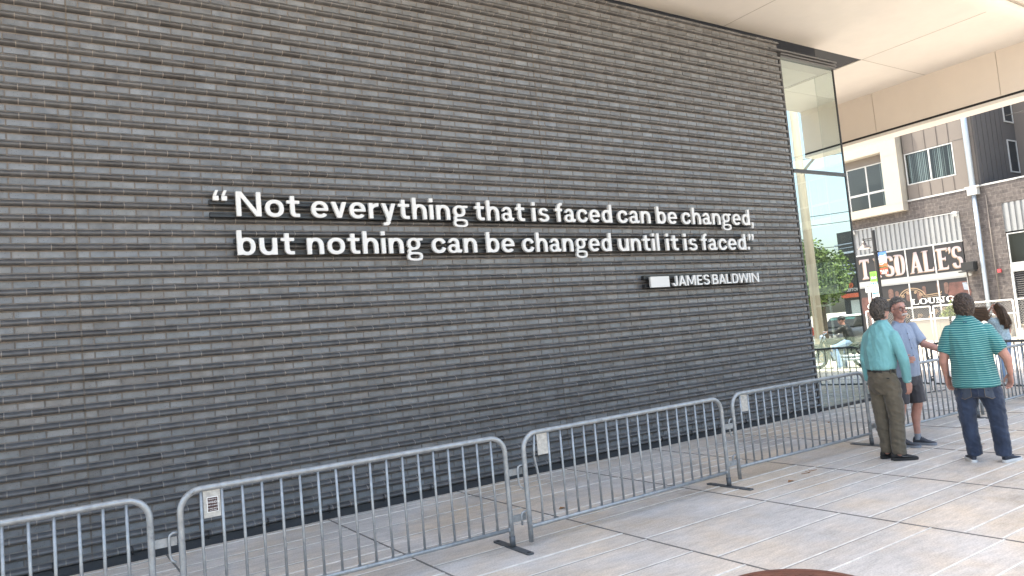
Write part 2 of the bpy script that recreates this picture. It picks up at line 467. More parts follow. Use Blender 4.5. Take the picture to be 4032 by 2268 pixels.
a = MB(); a.box(XJ[0], PR-0.018, -0.02, X_END-0.01, 0.3, 0.079); a.build('plinth', M['plinth'], wo)
a = MB()                                     # ragged sealant where the wall meets the slab
for n in range(420):
    x = -5+n*0.0392; h = random.uniform(0.004, 0.016)
    a.box(x, PR-0.022-random.uniform(0, 0.012), 0, x+0.05, PR-0.015, h)
a.build('base_sealant', M['plinth'], wo)
for n in range(26):                          # black weep cords in the lowest ribs
    x = -4.8+n*0.62+random.uniform(-0.03, 0.03); z = course_z(23)
    a = MB(); a.tube([(x, 0.004, z+0.03), (x+0.004, -0.012, z+0.018), (x+0.006, -0.01, z-0.02), (x+0.003, 0.004, z-0.045)], 0.008, 6)
    a.build('weep_cord', M['black'], wo)

# fascia above the ribs and over the glass
ZS = 6.9
fa = MB()
fa.box(XJ[0], 0.366, zt-0.3, X_END-0.004, 0.5, 7.35)
fa.box(X_END-0.004, 0.368, 6.40, 13.15, 0.5, 7.35)
fa.box(XJ[0], 0.10, zt+0.002, X_END-0.02, 0.365, zt+0.03)
fa.build('dark_fascia', M['navy'], museum)
a = MB()
for z, y in ((6.455, -0.03), (6.405, -0.015), (6.36, 0.0)):
    a.box(X_END-0.3 if z > 6.44 else X_END+0.002, y, z, 13.2, 0.362, z+0.028)
a.build('glazing_head', mat('head_flashing', (0.10, 0.10, 0.105), 0.5), museum)

GX0, GX1, GY = X_END+0.004, 13.165, 0.045
glz = MB(); glz.box(GX0, GY, 0.03, GX0+0.05, GY+0.1, 6.36); glz.box(GX0+0.05, GY-0.012, 4.255, GX1, GY+0.09, 4.32)
glz.box(GX0+0.05, GY-0.01, 0.0, GX1, GY+0.09, 0.055); glz.box(GX1-0.018, GY-0.004, 0.055, GX1+0.004, GY+0.03, 4.253); glz.box(GX1-0.018, GY-0.004, 4.322, GX1+0.004, GY+0.03, 6.358)
go = glz.build('corner_glazing_frame', M['steel_dark'], museum)
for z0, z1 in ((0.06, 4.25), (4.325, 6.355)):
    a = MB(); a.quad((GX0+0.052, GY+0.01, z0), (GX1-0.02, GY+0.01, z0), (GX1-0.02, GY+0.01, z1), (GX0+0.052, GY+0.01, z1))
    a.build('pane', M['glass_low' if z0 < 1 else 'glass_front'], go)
    a = MB(); a.quad((GX1-0.006, GY+0.035, z0), (GX1-0.006, 0.435, z0), (GX1-0.006, 0.435, z1), (GX1-0.006, GY+0.035, z1))
    a.build('return_pane', M['glass_side'], go)
a = MB(); a.box(GX1-0.012, 0.437, 0, GX1, 0.452, 6.36); a.build('return_edge', mat('polished_glass_edge', (0.25,0.32,0.29), 0.3), go)
# room behind the glazing
inn = MB(); inn.box(7.5, 4.5, 0.0, 13.16, 4.6, 6.36); inn.box(7.4, 0.36, 0, 7.5, 4.6, 6.36)
inn.build('inner_wall', mat('inner_wall_paint', (0.5, 0.5, 0.46), 0.8), museum)
a = MB(); a.box(7.5, 0.1, 6.37, 13.16, 4.6, 6.46); a.build('inner_ceiling', mat('inner_ceiling_paint', (0.55, 0.55, 0.5), 0.8), museum)

# canopy: soffit with notch round the building, downstand beam, cove
CX0, CX1, CY0, CY1 = -7.0, 17.35, -3.5, 9.0  # outer edge is unseen, drawn in to admit sky light
NX, NY = 14.79, 0.362                         # notch corner
cov = -2.05
ca = MB()
ca.box(CX0, cov, ZS, CX1, NY, ZS+0.25)
ca.box(NX, NY, ZS, CX1, CY1, ZS+0.25)
co = ca.build('canopy_soffit', M['soffit'], museum)
a = MB()                                      # rounded cove stepping up, then the outer soffit
steps = 8
pr_ = [(cov-0.001, ZS), (cov-0.001, ZS)]
pts = [(cov-0.30*math.sin(t*math.pi/2/steps), ZS+0.16*(1-math.cos(t*math.pi/2/steps))) for t in range(steps+1)]
for q in range(steps):
    (y0, z0), (y1, z1) = pts[q], pts[q+1]
    a.smooth = True
    a.quad((CX0, y0, z0), (CX1, y0, z0), (CX1, y1, z1), (CX0, y1, z1))
a.smooth = False
a.build('soffit_cove', M['soffit'], co)
a = MB(); a.box(CX0, cov-0.33, ZS+0.10, CX1, cov-0.30, ZS+0.3); a.build('cove_groove', M['seam'], co)
a = MB(); a.box(CX0, CY0, ZS+0.13, CX1, cov-0.33, ZS+0.35); a.build('outer_soffit', M['soffit'], co)
a = MB(); a.box(CX0, CY0, ZS+0.36, CX1, CY1, 9.5); a.build('canopy_shade_roof', M['beam'], museum)  # unseen roof mass, thickened so its shadow covers the paving
for x in (1.8, 6.1, 10.47, NX):
    a = MB(); a.box(x-0.006, cov+0.01, ZS-0.003, x+0.006, NY if x < NX else NY-0.013, ZS-0.0005); a.build('soffit_seam', M['seam'], co)
a = MB(); a.box(NX+0.02, NY-0.012, ZS-0.003, CX1, NY, ZS-0.0005); a.build('soffit_seam', M['seam'], co)
# panelled beam closing the far end
bm_ = MB()
ys = [-3.5, -1.10, 1.64, 4.4, 7.2]
for j in range(len(ys)-1):
    bm_.box(CX1, ys[j]+0.006, 5.925, CX1+0.06, ys[j+1]-0.006, ZS+0.3)
bo = bm_.build('end_beam', M['beam'], museum)
a = MB(); a.box(CX1+0.02, CY0, 5.88, CX1+0.5, 9.0, ZS+0.3); a.build('beam_core', M['seam'], bo)
a = MB(); a.box(CX1-0.02, CY0, 5.80, CX1+0.5, 9.0, 5.868); a.build('drip_edge', M['soffit'], bo)
a = MB(); a.box(CX1+0.002, CY0, 5.869, CX1+0.05, 9.0, 5.922); a.build('shadow_gap', M['black'], bo)
# dark recess behind the notch
a = MB(); a.box(13.152, NY+0.003, ZS+0.02, NX-0.003, 9.0, ZS+0.2)
a.build('recess_lining', M['navy'], museum)
# upper storey mass of the building behind the wall
a = MB(); a.box(XJ[0], 4.62, 0, 13.16, 9.0, 8.2); a.build('rear_volume', M['plinth'], museum)
# ------------------------------------------------------------------ lettering: glyphs as unions of simple shapes, contoured on a grid
def g_rect(x0, y0, x1, y1):
    return lambda X, Y: np.maximum(np.maximum(x0-X, X-x1), np.maximum(y0-Y, Y-y1))
def g_poly(*pts):
    pts = list(pts)
    ar = sum(pts[i][0]*pts[(i+1)%len(pts)][1]-pts[(i+1)%len(pts)][0]*pts[i][1] for i in range(len(pts)))
    if ar < 0: pts = pts[::-1]
    def f(X, Y):
        r = np.full_like(X, -9.0)
        for i in range(len(pts)):
            (ax, ay), (bx, by) = pts[i], pts[(i+1)%len(pts)]
            dx, dy = bx-ax, by-ay; l = math.hypot(dx, dy)
            r = np.maximum(r, ((X-ax)*dy-(Y-ay)*dx)/l)
        return r
    return f
def g_ell(cx, cy, rx, ry, n=2.25):
    return lambda X, Y: ((np.abs((X-cx)/rx)**n+np.abs((Y-cy)/ry)**n)**(1/n)-1)*min(rx, ry)
def U(*fs): return lambda X, Y: np.minimum.reduce([f(X, Y) for f in fs])
def I_(*fs): return lambda X, Y: np.maximum.reduce([f(X, Y) for f in fs])
def S_(a, *bs): return lambda X, Y: np.maximum.reduce([a(X, Y)]+[-b(X, Y) for b in bs])
def half(axis, v, sign):
    return (lambda X, Y: sign*(X-v)) if axis == 'x' else (lambda X, Y: sign*(Y-v))
R, PO, EL = g_rect, g_poly, g_ell
ring = lambda cx, cy, rx, ry, sx, sy, n=2.25: S_(EL(cx, cy, rx, ry, n), EL(cx, cy, rx-sx, ry-sy, n))
arch = lambda o=0: S_(I_(EL(.36+o, .36, .34, .352), half('y', .34, -1)), EL(.352+o, .30, .148, .245))
GL = {
 'N': (.97, U(R(0,0,.2,1), R(.77,0,.97,1), PO((0,1),(.225,1),(.97,0),(.745,0)))),
 'o': (.76, ring(.38,.35,.38,.362,.197,.165)),
 't': (.54, U(R(.14,.2,.34,.89), R(0,.55,.54,.70), R(.36,0,.54,.155), I_(S_(EL(.38,.24,.24,.24), EL(.40,.26,.06,.105)), half('x',.40,1), half('y',.26,1)))),
 'e': (.72, S_(U(ring(.36,.35,.36,.362,.19,.158), I_(R(.10,.29,.70,.415), EL(.36,.35,.36,.362))), PO((.36,.289),(.9,.289),(.9,.19),(.60,.135),(.50,.215)))),
 'v': (.68, U(PO((0,.7),(.21,.7),(.44,0),(.24,0)), PO((.47,.7),(.68,.7),(.44,0),(.24,0)))),
 'r': (.46, U(R(0,0,.2,.7), I_(S_(EL(.44,.36,.36,.345), EL(.45,.34,.25,.19)), half('y',.40,-1), half('x',.46,1)))),
 'y': (.68, U(PO((0,.7),(.21,.7),(.44,.02),(.26,-.02)), PO((.47,.7),(.68,.7),(.40,-.13),(.20,-.13)), I_(S_(EL(.20,-.10,.20,.205), EL(.18,-.06,.035,.085)), half('y',-.12,1), half('x',.19,-1)), R(.06,-.305,.21,-.15))),
 'h': (.70, U(R(0,0,.2,1), R(.5,0,.7,.37), arch())),
 'i': (.2, U(R(0,0,.2,.7), R(0,.8,.2,1))),
 'n': (.70, U(R(0,0,.2,.7), R(.5,0,.7,.37), arch())),
 'g': (.78, U(ring(.35,.43,.32,.282,.175,.135), R(.55,.575,.80,.70), PO((.42,.66),(.60,.70),(.60,.575),(.50,.50)),
        I_(S_(EL(.24,.10,.20,.16), EL(.36,.10,.14,.05)), half('x',.30,1)), ring(.385,-.135,.385,.205,.165,.115,2.8), R(.22,-.01,.50,.055))),
 's': (.62, U(S_(ring(.31,.505,.27,.207,.185,.13), R(.31,.24,.75,.495), PO((.36,.52),(.75,.57),(.75,.30),(.36,.30))), S_(ring(.31,.205,.31,.217,.19,.135), R(-.2,.215,.31,.46), PO((-.1,.15),(.24,.205),(.24,.46),(-.1,.46))), PO((.08,.43),(.22,.33),(.50,.27),(.42,.37)))),
 'f': (.48, U(R(.14,0,.34,.76), R(0,.55,.47,.70), I_(S_(EL(.42,.70,.28,.305), EL(.44,.70,.10,.15)), half('y',.70,-1), half('x',.44,1)), R(.42,.85,.49,1.005))),
 'a': (.68, U(R(.40,.12,.59,.48), I_(S_(EL(.31,.43,.28,.285), EL(.29,.42,.12,.142)), U(half('x',.31,-1), half('y',.47,-1)), half('y',.42,-1)), ring(.275,.205,.275,.217,.165,.125), R(.43,.13,.59,.3), I_(EL(.56,.16,.16,.17), half('y',.17,1), half('y',0,-1)), R(.5,0,.68,.105))),
 'c': (.70, S_(ring(.36,.35,.36,.362,.19,.16), PO((.42,.345),(.95,.60),(.95,.12)))),
 'd': (.70, U(ring(.335,.35,.335,.362,.19,.16), R(.5,0,.7,1))),
 'b': (.70, U(ring(.365,.35,.335,.362,.19,.16), R(0,0,.2,1))),
 'u': (.70, U(R(0,.3,.2,.7), R(.5,0,.7,.7), S_(I_(EL(.34,.34,.34,.352), half('y',.36,1)), EL(.352,.40,.148,.245)))),
 'l': (.2, R(0,0,.2,1)),
 ',': (.21, U(R(0,0,.21,.2), PO((.07,.01),(.21,.01),(.13,-.2),(0,-.2)))),
 '.': (.2, R(0,0,.2,.2)),
 '\u201c': (.55, U(R(0,.60,.23,.80), PO((0,.79),(.14,.79),(.24,1.03),(.11,1.03)), R(.31,.60,.54,.80), PO((.31,.79),(.45,.79),(.55,1.03),(.42,1.03)))),
 '\u201d': (.52, U(R(0,.8,.21,1), PO((.07,.81),(.21,.81),(.13,.58),(0,.58)), R(.29,.8,.50,1), PO((.36,.81),(.50,.81),(.42,.58),(.29,.58)))),
 'J': (.56, U(R(.36,.3,.56,1), I_(ring(.28,.28,.28,.292,.2,.165), half('y',.31,1)), R(0,.22,.19,.30))),
 'A': (.86, U(PO((0,0),(.21,0),(.53,1),(.33,1)), PO((.65,0),(.86,0),(.53,1),(.33,1)), R(.2,.2,.66,.355))),
 'M': (1.02, U(R(0,0,.19,1), R(.83,0,1.02,1), PO((0,1),(.24,1),(.59,.1),(.43,.1)), PO((1.02,1),(.78,1),(.43,.1),(.59,.1)))),
 'E': (.62, U(R(0,0,.2,1), R(0,0,.62,.17), R(0,.42,.57,.58), R(0,.83,.61,1))),
 'S': (.74, U(S_(ring(.37,.725,.34,.287,.2,.16), R(.37,.35,.9,.69), PO((.42,.72),(.9,.78),(.9,.35),(.42,.35))), S_(ring(.37,.285,.37,.297,.2,.165), R(-.2,.30,.37,.7), PO((-.1,.23),(.30,.29),(.30,.7),(-.1,.7))), PO((.12,.62),(.26,.49),(.60,.38),(.5,.52)))),
 'B': (.72, U(R(0,0,.2,1), S_(U(EL(.40,.735,.28,.265,3), R(.1,.47,.40,1)), U(EL(.38,.72,.12,.115), R(.19,.605,.38,.835))), S_(U(EL(.42,.275,.30,.275,3), R(.1,0,.42,.55)), U(EL(.40,.28,.13,.12), R(.19,.16,.40,.40))))),
 'L': (.60, U(R(0,0,.2,1), R(0,0,.60,.17))),
 'D': (.78, U(R(0,0,.2,1), S_(U(EL(.40,.5,.38,.5,2.6), R(.1,0,.40,1)), U(EL(.38,.5,.20,.335,2.6), R(.19,.165,.38,.835))))),
 'W': (1.26, U(PO((0,1),(.205,1),(.40,0),(.22,0)), PO((.54,1),(.72,1),(.40,0),(.22,0)), PO((.54,1),(.72,1),(1.04,0),(.86,0)), PO((1.26,1),(1.055,1),(.86,0),(1.04,0)))),
 'I': (.2, R(0,0,.2,1)),
}
def contours(f, x0, x1, y0, y1, h):
    """marching squares: closed loops of the zero level of f"""
    nx, ny = int(round((x1-x0)/h))+1, int(round((y1-y0)/h))+1
    xs = x0+h*np.arange(nx); ys = y0+h*np.arange(ny)
    X, Y = np.meshgrid(xs, ys, indexing='ij')
    F = f(X, Y)+0.011; F = np.where(np.abs(F) < 1e-6, 1e-6, F)
    seg = {}
    ins = F < 0
    def edge(a, b):
        (i, j), (k, l) = a, b
        t = F[i, j]/(F[i, j]-F[k, l])
        return (xs[i]+t*(xs[k]-xs[i]), ys[j]+t*(ys[l]-ys[j]))
    pts = {}
    def key(a, b):
        kk = (a, b) if a < b else (b, a)
        if kk not in pts: pts[kk] = edge(*kk)
        return kk
    cell = ins[:-1,:-1].astype(int)+ins[1:,:-1]+ins[:-1,1:]+ins[1:,1:]
    for i, j in zip(*np.nonzero((cell > 0) & (cell < 4))):
        c = [(i,j),(i+1,j),(i+1,j+1),(i,j+1)]
        v = [ins[q] for q in c]
        ent = []; ext = []
        for q in range(4):
            a, b = c[q], c[(q+1)%4]
            if v[q] and not v[(q+1)%4]: ent.append((q, key(a, b)))
            if not v[q] and v[(q+1)%4]: ext.append((q, key(a, b)))
        if len(ent) == 1: seg[ent[0][1]] = ext[0][1]
        else:
            for q, kk in ent:
                e = min(ext, key=lambda z: (q-z[0]) % 4); seg[kk] = e[1]
    loops = []
    while seg:
        s = next(iter(seg)); lp = [s]; n = seg.pop(s)
        while n != s:
            lp.append(n); n = seg.pop(n, s)
        loops.append([pts[q] for q in lp])
    return loops
def simplify(lp, tol):
    """drop points that lie on a straight line between neighbours"""
    p = np.array(lp)
    keep = list(range(len(p)))
    ch = True
    while ch and len(keep) > 6:
        ch = False; out = []; n = len(keep); i = 0; skip = False
        for i in range(n):
            if skip: out.append(keep[i]); skip = False; continue
            a, b, c = p[keep[i-1]], p[keep[i]], p[keep[(i+1) % n]]
            d = c-a; l = math.hypot(*d)
            dist = abs(d[0]*(b-a)[1]-d[1]*(b-a)[0])/l if l > 1e-9 else 0
            if dist < tol: ch = True; skip = True
            else: out.append(keep[i])
        keep = out
    return [tuple(p[k]) for k in keep]
_gc = {}
def glyph_loops(ch, table=GL, h=0.02):
    k = (id(table), ch)
    if k not in _gc:
        w, f = table[ch]
        _gc[k] = (w, [simplify(l, 0.0022) for l in contours(f, -.1037, w+.1137, -.4031, 1.1531, h) if len(l) > 5])
    return _gc[k]
def fill_mesh(name, loops, depth, mats, bevel=0.0):
    """loops (list of 2-d point lists in metres) filled and extruded along local z"""
    cu = bpy.data.curves.new(name, 'CURVE'); cu.dimensions = '2D'; cu.fill_mode = 'BOTH'
    cu.extrude = depth/2; cu.bevel_depth = bevel; cu.bevel_resolution = 1
    for lp in loops:
        sp = cu.splines.new('POLY'); sp.points.add(len(lp)-1)
        for q, (x, y) in enumerate(lp): sp.points[q].co = (x, y, 0, 1)
        sp.use_cyclic_u = True
    o = bpy.data.objects.new(name, cu); COL.objects.link(o)
    dg = bpy.context.evaluated_depsgraph_get()
    me = bpy.data.meshes.new_from_object(o.evaluated_get(dg)); me.name = name
    bpy.data.objects.remove(o); bpy.data.curves.remove(cu)
    me.materials.clear()
    for m in (mats if isinstance(mats, (list, tuple)) else [mats]): me.materials.append(m)
    return me
def font_mesh(name, s, size, mats, depth=0.002, bold=0.0, sx=1.0, align='CENTER'):
    cu = bpy.data.curves.new(name, 'FONT'); cu.body = s; cu.size = size; cu.extrude = depth; cu.offset = bold
    cu.align_x = align; cu.align_y = 'CENTER'; cu.resolution_u = 3
    o = bpy.data.objects.new(name, cu); COL.objects.link(o)
    dg = bpy.context.evaluated_depsgraph_get()
    me = bpy.data.meshes.new_from_object(o.evaluated_get(dg)); me.name = name
    bpy.data.objects.remove(o); bpy.data.curves.remove(cu)
    me.materials.clear(); me.materials.append(mats)
    if sx != 1.0: me.transform(Matrix.Diagonal((sx, 1, 1, 1)))
    return me
def place_plane(o, origin, ax, ay):
    """local x -> ax, local y -> ay, local z -> ax x ay"""
    ax = Vector(ax); ay = Vector(ay); az = ax.cross(ay)
    o.matrix_local = Matrix(((ax.x, ay.x, az.x, origin[0]), (ax.y, ay.y, az.y, origin[1]), (ax.z, ay.z, az.z, origin[2]), (0,0,0,1)))

_lm = {}
def wall_letters(root, words, base, cap, yf, depth, gap):
    """words: (text, x_left, x_right); letters stand proud of the wall with front at y = yf (root at origin)"""
    for text, xl, xr in words:
        ws = [glyph_loops(c)[0] for c in text]
        gaps = []
        for a, b in zip(text, text[1:]):
            gg = gap
            if a in 'tfrvyeoc' and b in 'aeocvyt': gg -= 0.03
            if b in ',.' or a in '.': gg -= 0.02
            if a == '.' and b == '\u201d': gg = -0.06
            if a in 'AWJ' or b in 'AW': gg -= 0.06
            gaps.append(gg)
        tot = sum(ws)+sum(gaps); sx = (xr-xl)/tot; x = xl
        for q, c in enumerate(text):
            kk = (c, round(sx, 3), cap)
            if kk not in _lm:
                _lm[kk] = fill_mesh('letter', [[(px*sx, py*cap) for px, py in lp] for lp in glyph_loops(c)[1]], depth, M['white_letter'], 0.0)
            o = link('letter', _lm[kk], root)
            place_plane(o, (x, yf+depth/2, base), (1,0,0), (0,0,1))
            x += (ws[q]+(gaps[q] if q < len(gaps) else 0))*sx
def sign_rails(root, bars, y0=-0.062, y1=0.004):
    for x0, x1, z0, z1 in bars:
        a = MB(); a.box(x0, y0+0.012, z0, x1, y1, z1); a.box(x0, y0, z0, x1, y0+0.0115, z0+0.012); a.box(x0, y0, z1-0.012, x1, y0+0.0115, z1)
        a.build('mounting_rail', M['black_rail'], root)
Q1 = thing('quotation_line', 'white raised letters, upper line: Not everything that is faced can be changed', 'wall lettering')
wall_letters(Q1, [('\u201c', 1.64, 1.785), ('Not', 1.863, 2.525), ('everything', 2.648, 4.618), ('that', 4.718, 5.478), ('is', 5.597, 5.875), ('faced', 5.974, 6.985), ('can', 7.090, 7.734), ('be', 7.861, 8.288), ('changed,', 8.393, 10.074)], 3.250, 0.262, -0.114, 0.036, 0.135)
sign_rails(Q1, [(1.617, 10.06, 3.382, 3.428), (1.617, 10.06, 3.250, 3.297)])
Q2 = thing('quotation_line', 'white raised letters, second line: but nothing can be changed until it is faced', 'wall lettering')
wall_letters(Q2, [('but', 1.848, 2.441), ('nothing', 2.575, 3.963), ('can', 4.084, 4.715), ('be', 4.853, 5.275), ('changed', 5.398, 6.925), ('until', 7.056, 7.864), ('it', 8.002, 8.263), ('is', 8.378, 8.674), ('faced.\u201d', 8.763, 10.041)], 2.845, 0.262, -0.114, 0.036, 0.135)
sign_rails(Q2, [(1.840, 10.06, 2.979, 3.027), (1.840, 10.06, 2.853, 2.899)])
Q3 = thing('attribution_sign', 'white raised capitals JAMES BALDWIN beside a white rectangle, under the quotation', 'wall lettering')
wall_letters(Q3, [('JAMES', 8.051, 8.862), ('BALDWIN', 8.920, 10.046)], 2.309, 0.156, -0.118, 0.034, 0.13)
sign_rails(Q3, [(7.53, 9.95, 2.434, 2.488), (7.54, 9.95, 2.308, 2.356)])
a = MB(); a.box(7.60, -0.118, 2.305, 7.98, -0.084, 2.463); a.build('white_rectangle', M['white_letter'], Q3)
# ------------------------------------------------------------------ steel crowd barriers
def make_barrier(L, foot_left=False, foot_right=True, bent=False, plate=True, hooks=True, material='galv', nb=18, H=0.93):
    root = thing('crowd_barrier', 'x', 'barrier', group='steel crowd control barriers')
    mt = M[material]
    R_ = 0.135; top = H
    pts = [(0,0,0.03),(0,0,0.3),(0,0,top-R_)]
    pts += [(R_-R_*math.cos(t), 0, top-R_+R_*math.sin(t)) for t in [math.pi/2*k/7 for k in range(1, 8)]]
    pts += [(L*0.3,0,top),(L*0.6,0,top)]
    pts += [(L-R_+R_*math.sin(t), 0, top-R_+R_*math.cos(t)) for t in [math.pi/2*k/7 for k in range(0, 8)]]
    pts += [(L,0,0.3),(L,0,0.012 if foot_right else 0.03)]
    a = MB(); a.tube(pts, 0.0215, 12); a.build('frame_tube', mt, root)
    zb = 0.155
    a = MB()                                     # weld beads
    for i in range(1, nb+1): a.ell((i*L/(nb+1), 0.004, zb+0.017), 0.016, 0.014, 0.007, 8, 5)
    a.ell((0.024, 0, zb), 0.012, 0.022, 0.022, 8, 6); a.ell((L-0.024, 0, zb), 0.012, 0.022, 0.022, 8, 6); a.build('weld_beads', mt, root)
    a = MB(); a.tube([(0.015,0,zb),(L/2,0,zb-0.004),(L-0.015,0,zb)], 0.017, 10); a.build('bottom_rail', mt, root)
    sp = L/(nb+1)
    for i in range(1, nb+1):
        x = i*sp; a = MB()
        zt_ = top-0.005 if R_ < x < L-R_ else top-R_+math.sqrt(max(0, R_**2-(R_-min(x, L-x))**2))-0.004
        if bent and i == 1:
            a.tube([(x,0,zb),(x+0.02,0.012,zb+0.22),(x+0.012,0.02,zb+0.40),(x-0.028,0.005,zb+0.58),(x-0.012,0,zt_)], 0.0105, 8)
        else:
            w = random.uniform(-0.004, 0.004)
            a.tube([(x,0,zb),(x+w,w*0.5,(zb+zt_)/2),(x,0,zt_)], 0.0105, 8)
        a.build('upright_bar', mt, root)
    if plate:
        a = MB(); a.box(sp+0.012, -0.003, top-0.20, 2*sp-0.012, 0.001, top-0.02); a.build('tag_plate', M['tagplate'], root)
    if hooks:
        for z in (0.62, 0.235):
            a = MB(); a.box(L+0.018, -0.004, z-0.028, L+0.155, 0.004, z+0.028); a.build('bracket', mt, root)
            a = MB(); a.tube([(-0.015,0.004,z+0.055),(-0.05,0.004,z+0.055),(-0.068,0.004,z+0.046),(-0.075,0.004,z+0.025),(-0.075,0.004,z-0.085 if z > 0.5 else z-0.05)]+([(-0.065,0.0,z-0.12),(-0.04,-0.01,z-0.135)] if z > 0.5 else []), 0.009, 8)
            a.build('hook', mt, root)
    if foot_right or foot_left:
        for x in ([L] if foot_right else [])+([0] if foot_left else []):
            a = MB()
            pr2 = [(x-0.032, -0.27), (x-0.022, -0.285), (x+0.022, -0.285), (x+0.032, -0.27), (x+0.032, 0.27), (x+0.022, 0.285), (x-0.022, 0.285), (x-0.032, 0.27)]
            a.prism([(px, py, 0.001) for px, py in pr2], (0,0,0.012))
            a.tube([(x,0,0.012),(x,0,0.10)], 0.025, 12)
            f_ = a.build('foot_plate', M['galv_dark'], root)
            a = MB()
            for y in (-0.245, 0.245): a.lathe((x, y, 0.0133), [(0.016,0),(0.016,0.0012)], 14)
            a.build('foot_hole', M['black'], f_)
    return root
def put(o, x, y, x2, y2, label):
    o.location = (x, y, 0); o.rotation_euler = (0, 0, math.atan2(y2-y, x2-x)); o['label'] = label
    return o
b2 = make_barrier(2.53); put(b2, 0.82, -2.43, 3.353, -2.50, 'galvanised barrier with a brown and white sticker on its tag plate, lower left')
stk = [c for c in b2.children if c.name.startswith('tag_plate')][0]
a = MB(); sp = 2.53/19; cx, cz = sp*1.53, 0.93-0.115; a.box(cx-0.036, -0.0048, cz-0.05, cx+0.036, -0.0032, cz+0.05); st = a.build('sticker', M['white_paint'], stk)
a = MB(); a.box(cx-0.032, -0.0060, cz-0.046, cx+0.032, -0.0050, cz+0.046); a.build('sticker_face', M['brown_label'], stk)
for s_, z_, h_ in (('PROPERTY OF', 0.034, 0.009), ('OWASSO', 0.014, 0.021), ('RENT-A-FENCE', -0.006, 0.011), ('BROKEN ARROW', -0.026, 0.010), ('918 251 0858', -0.038, 0.009)):
    me = font_mesh('sticker_text', s_, h_, M['white_paint'], 0.0003, 0.0, 0.9)
    o = link('sticker_text', me, stk); place_plane(o, (cx, -0.0066, cz+z_), (1,0,0), (0,0,1))
b3 = make_barrier(2.585, bent=True); put(b3, 3.50, -2.56, 6.082, -2.495, 'galvanised barrier with a bent first bar and blank tag plate')
b4 = make_barrier(2.50); put(b4, 6.35, -2.42, 8.84, -2.445, 'galvanised barrier with blank tag plate ending behind the olive trousers')
b1 = copy_tree(b4); put(b1, -1.86, -2.38, 0.64, -2.41, 'galvanised barrier cut off by the left edge of the photo')
b5 = copy_tree(b4); put(b5, 8.98, -2.50, 11.46, -2.53, 'galvanised barrier crossing behind the grey shorts and striped polo')
b6 = copy_tree(b4); put(b6, 11.62, -2.53, 14.10, -2.49, 'galvanised barrier at the right edge with a hand resting on it')
f2 = make_barrier(2.5, material='galv_dark', plate=False, foot_left=True, foot_right=False); put(f2, 14.62, -0.38, 14.2, -2.86, 'dark barrier turned sideways in the shade in front of the women')  # darker steel puts the shade into this row's colour
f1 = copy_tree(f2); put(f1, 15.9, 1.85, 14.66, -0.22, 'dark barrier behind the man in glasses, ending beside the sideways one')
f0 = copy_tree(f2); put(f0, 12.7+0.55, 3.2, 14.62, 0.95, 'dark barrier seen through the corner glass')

# ------------------------------------------------------------------ building across the street
M['cmu'] = None
def cmu_mat():
    m = bpy.data.materials.new('split_face_block'); m.use_nodes = True
    N, L = nodes_of(m); b = N['Principled BSDF']; b.inputs['Roughness'].default_value = 0.9
    tc = N.new('ShaderNodeTexCoord'); sx = N.new('ShaderNodeSeparateXYZ'); L.new(tc.outputs['Object'], sx.inputs[0])
    cx = N.new('ShaderNodeCombineXYZ'); L.new(sx.outputs[1], cx.inputs[0]); L.new(sx.outputs[2], cx.inputs[1])
    ad = N.new('ShaderNodeMath'); ad.operation = 'ADD'; L.new(sx.outputs[0], ad.inputs[0]); L.new(sx.outputs[1], ad.inputs[1]); L.new(ad.outputs[0], cx.inputs[0])
    bt = N.new('ShaderNodeTexBrick'); bt.offset = 0.5; bt.inputs['Scale'].default_value = 1.0
    bt.inputs['Brick Width'].default_value = 0.406; bt.inputs['Row Height'].default_value = 0.203; bt.inputs['Mortar Size'].default_value = 0.008
    bt.inputs['Color1'].default_value = (0.105, 0.090, 0.086, 1); bt.inputs['Color2'].default_value = (0.068, 0.059, 0.058, 1); bt.inputs['Mortar'].default_value = (0.14, 0.125, 0.118, 1)
    L.new(cx.outputs[0], bt.inputs['Vector'])
    n = N.new('ShaderNodeTexNoise'); n.inputs['Scale'].default_value = 7; n.inputs['Detail'].default_value = 6; L.new(tc.outputs['Object'], n.inputs['Vector'])
    r = N.new('ShaderNodeMapRange'); r.inputs[1].default_value = 0.3; r.inputs[2].default_value = 0.7; r.inputs[3].default_value = 0.7; r.inputs[4].default_value = 1.3; L.new(n.outputs[0], r.inputs[0])
    vm = N.new('ShaderNodeVectorMath'); vm.operation = 'SCALE'; L.new(bt.outputs[0], vm.inputs[0]); L.new(r.outputs[0], vm.inputs['Scale']); L.new(vm.outputs[0], b.inputs['Base Color'])
    bp = N.new('ShaderNodeBump'); bp.inputs['Strength'].default_value = 0.7; bp.inputs['Distance'].default_value = 0.02; L.new(n.outputs[0], bp.inputs['Height']); L.new(bp.outputs[0], b.inputs['Normal'])
    return m
M['cmu'] = cmu_mat()
M['taupe'] = mat('taupe_board_siding', (0.145, 0.125, 0.112), 0.7, var=0.06, vscale=1.2)
M['taupe_dk'] = mat('dark_and_shaded_taupe', (0.075, 0.070, 0.070), 0.7, var=0.08, vscale=1.2)  # taupe siding darkened for the shaded side wall; joints and louvres share it
M['cream'] = mat('cream_panel', (0.34, 0.31, 0.265), 0.7, var=0.04, vscale=1)
M['corr'] = mat('corrugated_metal', (0.25, 0.255, 0.26), 0.45, metal=0.1, var=0.06, vscale=3)
M['frame_w'] = mat('white_window_frame', (0.42, 0.42, 0.415), 0.5)
M['pane'] = glass_mat('window_glass', 0.0, (0.8, 0.83, 0.84), (0.6, 0.66, 0.66))
M['blind'] = mat('vertical_blind_slats', (0.33, 0.37, 0.37), 0.8, island=0.35)
M['room'] = mat('dim_room', (0.035, 0.038, 0.042), 0.9)
M['pipe'] = mat('galvanised_downpipe', (0.36, 0.42, 0.50), 0.4, metal=0.5)
